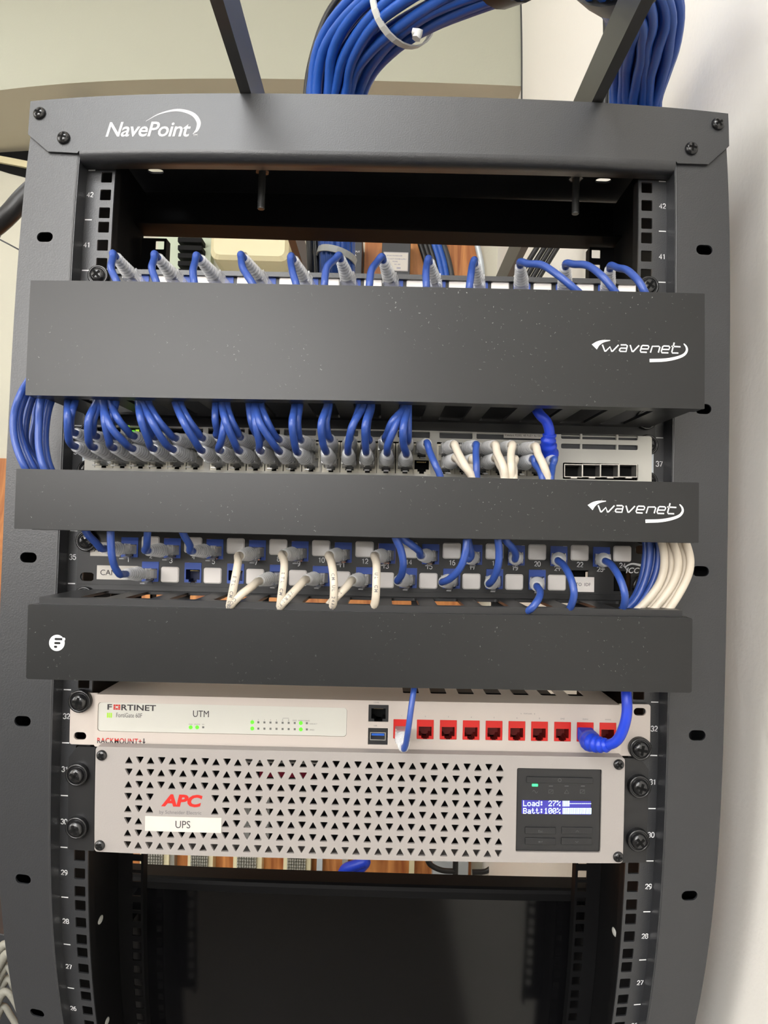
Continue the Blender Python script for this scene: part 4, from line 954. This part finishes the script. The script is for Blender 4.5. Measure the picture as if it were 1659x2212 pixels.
for i, (u0, v0) in enumerate(((1134, 1786), (1213, 1786), (1134, 1809), (1212, 1809))):
    kb = dbox('key_button', u0, v0, u0 + 66, v0 + 15, 'duct', 1.2)
    p = fd(u0 + 33, v0 + 8)
    mb = MB(); y = ys - 1.2
    if i == 0: mb.text('Esc', p[0], p[1] - 1, y, h=2.0, align='c')
    elif i == 1: mb.stroke([(p[0] - 1.2, p[1] - .6), (p[0], p[1] + .6), (p[0] + 1.2, p[1] - .6)], .4, y)
    elif i == 2: mb.stroke([(p[0] + 1.4, p[1] + .8), (p[0] + 1.4, p[1]), (p[0] - 1.4, p[1])], .4, y); mb.add([(p[0] - 2, y - .1, p[1]), (p[0] - .8, y - .1, p[1] + .8), (p[0] - .8, y - .1, p[1] - .8)], [(0, 1, 2)])
    else: mb.stroke([(p[0] - 1.2, p[1] + .6), (p[0], p[1] - .6), (p[0] + 1.2, p[1] + .6)], .4, y)
    mb.build('key_symbol', 'faint_print', kb)
p = fd(1208, 1684); mb = MB(); mb.stroke([(p[0] + 1.3 * math.cos(t / 10 * 2 * math.pi), p[1] + 1.3 * math.sin(t / 10 * 2 * math.pi)) for t in range(11)], .35, ys - 1.2)
for k, u in enumerate((1190, 1224, 1259)): q_ = fd(u, 1698); mb.box(q_[0] - 1.6, q_[0] + 1.6, ys - .1, ys, q_[1] - .25, q_[1] + .25)
for k, u in enumerate((1156, 1190, 1224, 1258)):
    q_ = fd(u, 1710)
    if k == 0: mb.stroke([(q_[0] - 2 + .5 * i, q_[1] + 1.2 * math.sin(i * .8)) for i in range(9)], .3, ys)
    elif k == 2: mb.stroke([(q_[0] - 1.8, q_[1] - 1.4), (q_[0], q_[1] + 1.6), (q_[0] + 1.8, q_[1] - 1.4), (q_[0] - 1.8, q_[1] - 1.4)], .3, ys)
    else: mb.stroke([(q_[0] - 1.8, q_[1] - 1.4), (q_[0] - 1.8, q_[1] + 1.4), (q_[0] + 1.8, q_[1] + 1.4), (q_[0] + 1.8, q_[1] - 1.4), (q_[0] - 1.8, q_[1] - 1.4), (q_[0] + 1.2, q_[1] + .9)], .3, ys)
mb.build('status_symbol', 'faint_print', disp)
dbox('status_light', 1149, 1693, 1162, 1699, 'led3', .4, 'lit green status light')
lcd = dbox('lcd_screen', 1127, 1728, 1276, 1760, 'lcd', .3, 'lit blue two-line text display')
yl = ys - .3
mb = MB()
for txt, v0, v1 in (('Load: 27%', 1729, 1741), ('Batt:100%', 1745, 1757.5)):
    for k, ch in enumerate(txt):
        a = fd(1130 + 9.1 * k, v0); b = fd(1130 + 9.1 * k + 7.6, v1); cw, chh = (b[0] - a[0]) / 5, (a[1] - b[1]) / 7
        for r_, row in enumerate(DOTS[ch].split()):
            for c_, bit in enumerate(row):
                if bit == '1': mb.box(a[0] + cw * c_, a[0] + cw * (c_ + .96), yl - .1, yl, a[1] - chh * (r_ + .96), a[1] - chh * r_)
mb.build('lcd_text', 'lcdtext', lcd, label='lit text reading Load 27% and Batt 100%')
mb = MB()
for k in range(24):
    u = 1216 + 2.62 * k; a = fd(u, 1729.6); b = fd(u, 1741.6)
    if k < 6: mb.box(a[0] - .3, a[0] + .3, yl - .1, yl, b[1], a[1])
    else: m_ = fd(u, 1735.5)[1]; mb.box(a[0] - .35, a[0] + .2, yl - .1, yl, m_ - .3, m_ + .3)
    a = fd(u, 1745); b = fd(u, 1758); mb.box(a[0] - .3, a[0] + .3, yl - .1, yl, b[1], a[1])
mb.build('bar_graph', 'lcdtext', lcd)

# ------------------------------------------------------------------ glossy black panel across the back of the rack, below the battery backup
gz = at(700, 1910, 176).z
gp = thing('blank_panel', 'large glossy black panel across the back of the rack under the battery backup', 'panel', (0, 176, gz - 700))
mb = MB(); pr = [(182, gz - 700), (182, gz - 13), (205, gz - 13), (205, gz - 700)]
mb.prism(pr, -264, 264, 'x'); mb.build('panel_face', 'gloss', gp)
mb = MB(); mb.prism([(176, gz - 12.5), (176, gz - 5), (177.5, gz - 1.5), (181, gz), (205, gz), (205, gz - 12.5)], -264, 264, 'x'); mb.build('top_rail', 'inner', gp)
for s in (-1, 1): MB().box(min(s * 254.5, s * 262), max(s * 254.5, s * 262), 142.5, 176, gz - 60, gz - 30).build('bracket', 'inner', gp)

# ------------------------------------------------------------------ cable bundles rising behind the rack
def bundle(name, label, group, path, width, n1, n2, r, m, twist=0.0):
    """path: (u, v, y) of the middle; width: bundle half-width in mm at each; n1 outer and n2 inner strands, only those on the near side."""
    C = smooth_path([at(*p) for p in path], 4); m_ = len(C)
    ws = [0] * m_; k = len(path) - 1
    for i in range(m_):
        f = i / (m_ - 1) * k; j = min(int(f), k - 1); ws[i] = width[j] + (width[j + 1] - width[j]) * (f - j)
    fr = []
    for i in range(m_):
        t = (C[min(i + 1, m_ - 1)] - C[max(i - 1, 0)]).normalized(); view = (Vector(CAM) - C[i]).normalized()
        a = t.cross(view).normalized(); fr.append((a, a.cross(t).normalized() * (1 if a.cross(t).dot(view) > 0 else -1)))
    for ring, nn in ((1.0, n1), (.55, n2)):
        for q in range(nn):
            ang = math.pi * (q + .5) / nn * 1.24 - .12 * math.pi if ring == 1 else 2 * math.pi * q / nn
            j1, j2 = random.uniform(-.06, .06), random.uniform(0, 6)
            pts = []
            for i in range(m_):
                w = ws[i] - r; a = ang + twist * i / m_ + .10 * math.sin(j2 + i * .35); rad = w * (ring + j1)
                pts.append(C[i] + fr[i][0] * (rad * math.cos(a)) + fr[i][1] * (rad * math.sin(a) * .95))
            t = thing(name, label, 'cable', pts[0], 0, group)
            MB().tube(pts, r, 8).build('cable_jacket', m, t)
def tie(label, path_pt, d, w, r=3.2):
    t = thing('cable_tie', label, 'cable tie', path_pt)
    c = Vector(path_pt); d = Vector(d).normalized(); e1 = d.orthogonal().normalized(); e2 = d.cross(e1)
    P = [c + e1 * (w * math.cos(a * math.pi / 14)) + e2 * (w * math.sin(a * math.pi / 14)) for a in range(29)]
    mb = MB(); n = len(P); vs = []
    for p in P:
        o = (p - c).normalized(); vs += [p + d * 4, p - d * 4, p - d * 4 + o * 1.8, p + d * 4 + o * 1.8]
    mb.add(vs, [(4 * i + k, 4 * i + (k + 1) % 4, 4 * i + 4 + (k + 1) % 4, 4 * i + 4 + k) for i in range(n - 1) for k in range(4)]); mb.build('strap', 'tie', t)
    return t, c, d
B1 = [(728, 640, 240), (727, 560, 240), (722, 420, 240), (716, 300, 235), (726, 205, 215), (752, 120, 180), (812, 48, 130), (905, -12, 75), (1020, -60, 20), (1150, -100, -30)]
bundle('network_cable', 'blue cable in the thick bundle rising behind the rack, left of centre', 'bright blue cables of the centre bundle', B1, [22, 22, 26, 31, 37, 40, 41, 41, 41, 41], 12, 5, 6.0, 'bundle', .5)
B2 = [(1378, 330, 190), (1374, 225, 170), (1384, 150, 130), (1394, 80, 80), (1388, 10, 30), (1350, -50, -20), (1290, -100, -70)]
bundle('network_cable', 'blue cable in the drooping bundle at upper right, above the rack corner', 'bright blue cables of the right bundle', B2, [30, 30, 34, 38, 42, 42, 40], 13, 7, 5.8, 'bundle', .35)
for i, (p, y) in enumerate((([(674, 640), (668, 520), (661, 330), (662, 205), (676, 120), (708, 30), (760, -40)], 230), ([(688, 640), (681, 520), (670, 330), (671, 205), (690, 110), (730, 20), (790, -50)], 245))):
    t = thing('black_cable', 'black cord running along the left edge of the centre blue bundle', 'cable', at(*p[1], y), 0, 'black cords beside the centre bundle')
    MB().tube(smooth_path([at(u, v, y - 20 * max(0, k - 2)) for k, (u, v) in enumerate(p)], 6), 4.2, 8).build('cable_jacket', 'blackcord', t)
for i, u in enumerate((1306, 1316)):
    t = thing('black_cable', 'black cord standing behind the rack between right runway bar and blue bundle', 'cable', at(u, 225, 200), 0, 'black cords beside the right bundle')
    MB().tube(smooth_path([at(u, 330, 200), at(u, 225, 200), at(u + 4, 120, 195), at(u + 2, 0, 190), at(u, -60, 190)], 5), 4.2, 8).build('cable_jacket', 'blackcord', t)
c = at(872, 18, 98); d = at(912, -14, 72) - at(832, 40, 120)
t, c, d = tie('white nylon tie strapped round the centre blue bundle', c, d, 39)
p = at(893, 70, 62); MB().tube([p, at(905, 70, 60), at(899, 84, 60)], 4.5, 6).build('tie_head', 'tie', t)
tie('white nylon tie round the blue bundle seen through the rack opening', at(727, 556, 240), (.25, 0, 1), 23)
wr = thing('cable_wrap', 'black hook and loop wrap round the top of the centre blue bundle', 'cable tie', at(1030, -62, 15))
a = at(1066, -74, 0); b = at(1112, -90, -18); MB().tube([a, a.lerp(b, .5), b], 40.5, 20).build('wrap_band', 'blackcord', wr)
wr = thing('cable_wrap', 'black hook and loop wrap at the top of the right blue bundle', 'cable tie', at(1340, -20, 0))
a = at(1340, -58, -28); b = at(1310, -88, -55); MB().tube([a, a.lerp(b, .5), b], 44, 20).build('wrap_band', 'blackcord', wr)

# ------------------------------------------------------------------ the wall behind the rack
YW2 = 1480.0
p0 = at(5, 990, YW2); p1 = at(1034, 1305, YW2)
bd = thing('plywood_board', 'orange plywood backboard low on the wall behind the rack', 'board', (-500, YW2, -1300))
MB().box(-1500, p1.x, YW2, YB, -1300, p0.z).build('board', 'wood', bd)
a = at(786, 600, YW2); b = at(1032, 600, YW2)
bd = thing('plywood_board', 'orange plywood board high on the wall, seen through the top opening', 'board', (a.x, YW2, 560))
MB().box(a.x, b.x, YW2, YB, 520, 1050).build('board', 'wood', bd)
a = at(1030, 560, 1470); tag(MB().tube(smooth_path([at(1026, 500, 1470), at(1031, 530, 1470), at(1040, 575, 1470), at(1042, 640, 1470)], 5), 9, 10).build('conduit', 'bracket', None, a), 'grey conduit at the right edge of the high plywood board', 'conduit')
def wallbox(u0, v0, u1, v1, y0, y1):
    a = at(u0, v0, y0); b = at(u1, v1, y0); return (a.x, b.x, y0, y1, b.z, a.z)
t = thing('telephone_terminal', 'pale green board with black terminal blocks, seen through top left opening', 'terminal board', at(400, 640, 1470))
x0, x1, y0, y1, z0, z1 = wallbox(343, 500, 452, 640, 1465, 1480); MB().box(x0, x1, y0, YB, z0, z1).build('backboard', 'palegreen', t)
for v in (518, 535, 552, 569, 586, 604):
    x0, x1, y0, y1, z0, z1 = wallbox(384, v - 6, 436, v + 6, 1425, 1465); MB().bbox(x0, x1, y0, y1, z0, z1, 2).build('terminal_block', 'inner', t)
t = thing('junction_cover', 'cream plastic equipment cover on the wall seen through the top opening', 'wall box', at(540, 560, 1400))
x0, x1, y0, y1, z0, z1 = wallbox(456, 470, 622, 562, 1380, 1480); mb = MB()
mb.bbox(x0, x1, y0, YB, z0, z1, 22); mb.build('cover', 'ivory', t)
p = at(529, 552, 1380); MB().lathe([(9, 0), (9, 6), (6, 11), (.5, 12)], 16, (p.x, p.y + 1, p.z)).build('lock', 'steel', t)
t = thing('wall_frame', 'white vertical strip at the right of the cream cover', 'trim strip', at(632, 600, 1470))
x0, x1, y0, y1, z0, z1 = wallbox(626, 490, 640, 640, 1470, 1500); MB().box(x0, x1, y0, y1, z0, z1).build('strip', 'tie', t)
t = thing('amplifier', 'charcoal amplifier case lettered OUTPUT LEVEL, seen right of the tied blue bundle', 'amplifier', at(765, 640, 1380))
x0, x1, y0, y1, z0, z1 = wallbox(744, 505, 779, 640, 1380, 1480); f_ = MB().bbox(x0, x1, y0, YB, z0, z1, 3).build('case', 'amp', t)
p = at(757, 548, 1380); mb = MB(); mb.text('OUTPUT', p.x, p.z + 4, 1380, h=5); mb.text('LEVEL', p.x, p.z - 6, 1380, h=5); p = at(772, 522, 1380); mb.text('A', p.x, p.z, 1380, h=6); mb.build('lettering', 'white_print', f_)
t = thing('power_supply', 'grey power supply box with white printed label, seen at the middle of the opening', 'power supply', at(855, 640, 1400))
x0, x1, y0, y1, z0, z1 = wallbox(826, 510, 884, 640, 1400, 1480); f_ = MB().bbox(x0, x1, y0, YB, z0, z1, 3).build('case', 'amp', t)
x0, x1, y0, y1, z0, z1 = wallbox(829, 544, 881, 586, 1398, 1400); lb = MB().box(x0, x1, y0, y1, z0, z1).build('label_plate', 'label', f_, label='white printed label')
mb = MB()
for tx, u, v, h in (('ATLAS SOUNDOLIER', 836, 553, 0), ('HEAVY DUTY POWER SUPPLY', 831, 560, 0), ('MODEL', 848, 566, 0), ('NO. 650', 852, 572, 0), ('000', 857, 581, 0)):
    p = at(u, v, 1398); mb.text(tx, p.x, p.z, 1398, h=3.4 if tx != '000' else 5.5)
mb.stroke([(x0 + 1.5, z0 + 1.5), (x1 - 1.5, z0 + 1.5), (x1 - 1.5, z1 - 1.5), (x0 + 1.5, z1 - 1.5), (x0 + 1.5, z0 + 1.5)], .7, 1398)
mb.build('lettering', mat('blue_print', srgb(50, 60, 130), .6), lb)
for i, (u, m_, r, lb) in enumerate(((906, 'blackcord', 8, 'black'), (916, 'blackcord', 8, 'black'), (925, 'blackcord', 8, 'black'), (935, 'bundle', 10, 'bright blue'), (945, 'bundle', 10, 'bright blue'), (956, 'amp', 9, 'charcoal'))):
    P = [at(u - 8, 470, 1440), at(u, 520, 1440), at(u + 12, 560, 1440), at(u + 20, 600, 1440), at(u + 24, 650, 1440)]
    t = thing('wall_cable', f'{lb} cable running down across the high plywood board', 'cable', P[3], 0, f'{lb} cables on the high plywood board')
    MB().tube(smooth_path(P, 5), r, 8).build('cable_jacket', m_, t)
for i, u in enumerate((1166, 1182, 1196, 1210)):
    P = [at(u + 30, 480, 540), at(u, 525, 540), at(u - 34, 580, 540), at(u - 70, 640, 540)]
    t = thing('wall_cable', 'black cable slanting before the white wall at right of the top opening', 'cable', P[2], 0, 'black cables slanting at right of the opening')
    MB().tube(smooth_path(P, 5), 4.4, 8).build('cable_jacket', 'blackcord', t)
t = thing('paper_tag', 'white paper tag hanging by the runway bar, seen at right of the opening', 'tag', at(1105, 590, 1000))
q = [at(1113, 538, 1000), at(1126, 545, 1000), at(1105, 585, 1000), at(1086, 584, 1000)]
mb = MB(); mb.add([tuple(p) for p in q] + [(p.x, p.y + 2, p.z) for p in q], [(0, 1, 2, 3), (4, 7, 6, 5), (0, 4, 5, 1), (1, 5, 6, 2), (2, 6, 7, 3), (3, 7, 4, 0)]); mb.build('tag_sheet', 'label', t)
# punch-down blocks on the low board, seen in the slit under the battery backup
for i, (u0, u1) in enumerate(((300, 361), (404, 456), (503, 562), (612, 668))):
    x0, x1, y0, y1, z0, z1 = wallbox(u0, 1835, u1, 1940, 1430, 1480)
    t = thing('punch_down_block', f'cream punch-down block with grey pins under the battery backup, {ORD[i]} from left', 'terminal block', ((x0 + x1) / 2, 1480, z0), 0, 'punch-down blocks on the low board')
    MB().box(x0, x1, 1440, 1480, z0, z1).build('base', 'ivory', t)
    mb = MB(); w = (x1 - x0); a0 = x0 + w * .14; a1 = x1 - w * .16; z = z0
    while z < z1 - 3:
        for k in range(8): xx = a0 + (a1 - a0) * (k + .5) / 8; mb.box(xx - w * .03, xx + w * .03, 1428, 1440, z, z + 6)
        z += 9
    mb.build('pin_field', 'ribbed', t)
for i, u in enumerate((371, 690, 745)):
    x0, x1, y0, y1, z0, z1 = wallbox(u - 5, 1835, u + 4, 1940, 1450, 1480)
    t = thing('wire_channel', ('mauve wire strip right of the first punch-down block', 'bluish wire strip right of the last punch-down block', 'grey wire strip left of the coiled blue cable')[i], 'wire', ((x0 + x1) / 2, 1480, z0))
    MB().box(x0, x1, y0, y1, z0, z1).build('strip', ('ribbed', 'bracket', 'ribbed')[i], t)
t = thing('wall_cable', 'coiled royal blue cable hanging before the low board, under the battery backup', 'cable', at(760, 1880, 1300))
MB().tube(smooth_path([at(735, 1900, 1300), at(745, 1878, 1290), at(770, 1868, 1280), at(790, 1862, 1280), at(775, 1880, 1300), at(750, 1905, 1310)], 7), 14, 10).build('cable_jacket', 'fatblue', t)
x0, x1, y0, y1, z0, z1 = wallbox(885, 1835, 893, 1940, 1460, 1480)
tag(MB().box(x0, x1, y0, y1, z0, z1).build('batten', 'ivory', None, (x0, y0, z0)), 'narrow cream batten on the low board, right of the coiled blue cable', 'batten')
for i, pts in enumerate(([(921, 1850), (930, 1868), (955, 1880), (985, 1882)], [(984, 1840), (984, 1870), (983, 1920)], [(1064, 1845), (1064, 1868), (1050, 1882), (1020, 1884)])):
    t = thing('wall_cable', ('black cord looping at the right end of the low board', 'black cord hanging straight between two loops', 'black cord looping before the pale wall at right')[i], 'cable', at(*pts[1], 1380))
    MB().tube(smooth_path([at(u, v, 1380) for u, v in pts], 6), 8, 8).build('cable_jacket', 'blackcord', t)
x0, x1, y0, y1, z0, z1 = wallbox(936, 1835, 1010, 1940, 1440, 1480)
t = thing('wall_cabinet', 'lilac grey box on the wall behind the black loops', 'wall box', (x0, y1, z0)); MB().bbox(x0, x1, y0, y1, z0, z1, 6).build('case', 'bracket', t)

# ------------------------------------------------------------------ things at the left of the rack
t = thing('flexible_pipe', 'thick black flexible pipe curving past the left edge of the rack', 'pipe', at(20, 470, 400))
MB().tube(smooth_path([Vector((XL + 12, 380, 60)), at(-300, 560, 460), at(-60, 520, 420), at(-14, 492, 410), at(20, 462, 400), at(50, 428, 400), at(95, 385, 410), at(140, 330, 460), at(170, 260, 900), at(180, 230, 1485)], 6), 15, 14).build('pipe_wall', 'blackcord', t)
t = thing('hanging_wire', 'thin dark wire crossing the wall at left of the rack', 'wire', at(20, 528, 900))
MB().tube([Vector((XL + 2, 900, at(-40, 497, 900).z + 300)), at(-40, 497, 900), at(20, 528, 900), at(90, 566, 900), at(150, 600, 1498)], 1.6, 6).build('wire_core', 'amp', t)
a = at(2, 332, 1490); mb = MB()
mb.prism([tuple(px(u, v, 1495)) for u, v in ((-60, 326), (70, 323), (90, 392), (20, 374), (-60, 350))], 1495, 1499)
o = struct('gap_shade_sheet', mb, 'void')  # flat black sheet on the wall standing for the shade in the gap
t = thing('wood_lath', 'broken pale wooden lath in the dark gap at the left of the rack top', 'lath', at(30, 340, 1480))
mb = MB(); mb.prism([tuple(px(u, v, 1480)) for u, v in ((-60, 326), (80, 352), (80, 366), (-60, 340))], 1480, 1492); mb.build('strip', 'ivory', t)
for i, (P) in enumerate(([(-20, 2120), (15, 2060), (35, 2085), (60, 2140)], [(-20, 2150), (12, 2088), (32, 2115), (58, 2170)], [(-20, 2180), (14, 2115), (34, 2140), (60, 2195)], [(-25, 2210), (6, 2145), (30, 2160), (60, 2220)], [(-20, 2235), (4, 2175), (24, 2195), (50, 2240)], [(-30, 2090), (10, 2040), (28, 2060), (60, 2110)])):
    t = thing('wall_cable', 'pale grey cable in the loose pile at the lower left edge', 'cable', at(*P[1], 700), 0, 'pale grey cables piled at lower left')
    MB().tube(smooth_path([at(u, v, 700 + 12 * (i % 3)) for u, v in P], 6), 9, 10).build('cable_jacket', 'ribbed', t)
x0, x1, y0, y1, z0, z1 = wallbox(-40, 2010, 120, 2400, 900, 1300)
t = thing('storage_cabinet', 'dark cabinet side behind the pale cables at lower left', 'cabinet', (x0, y0, -ZO)); MB().bbox(x0 - 200, x1, 900, 1300, -ZO, z1, 4).build('body', 'amp', t)
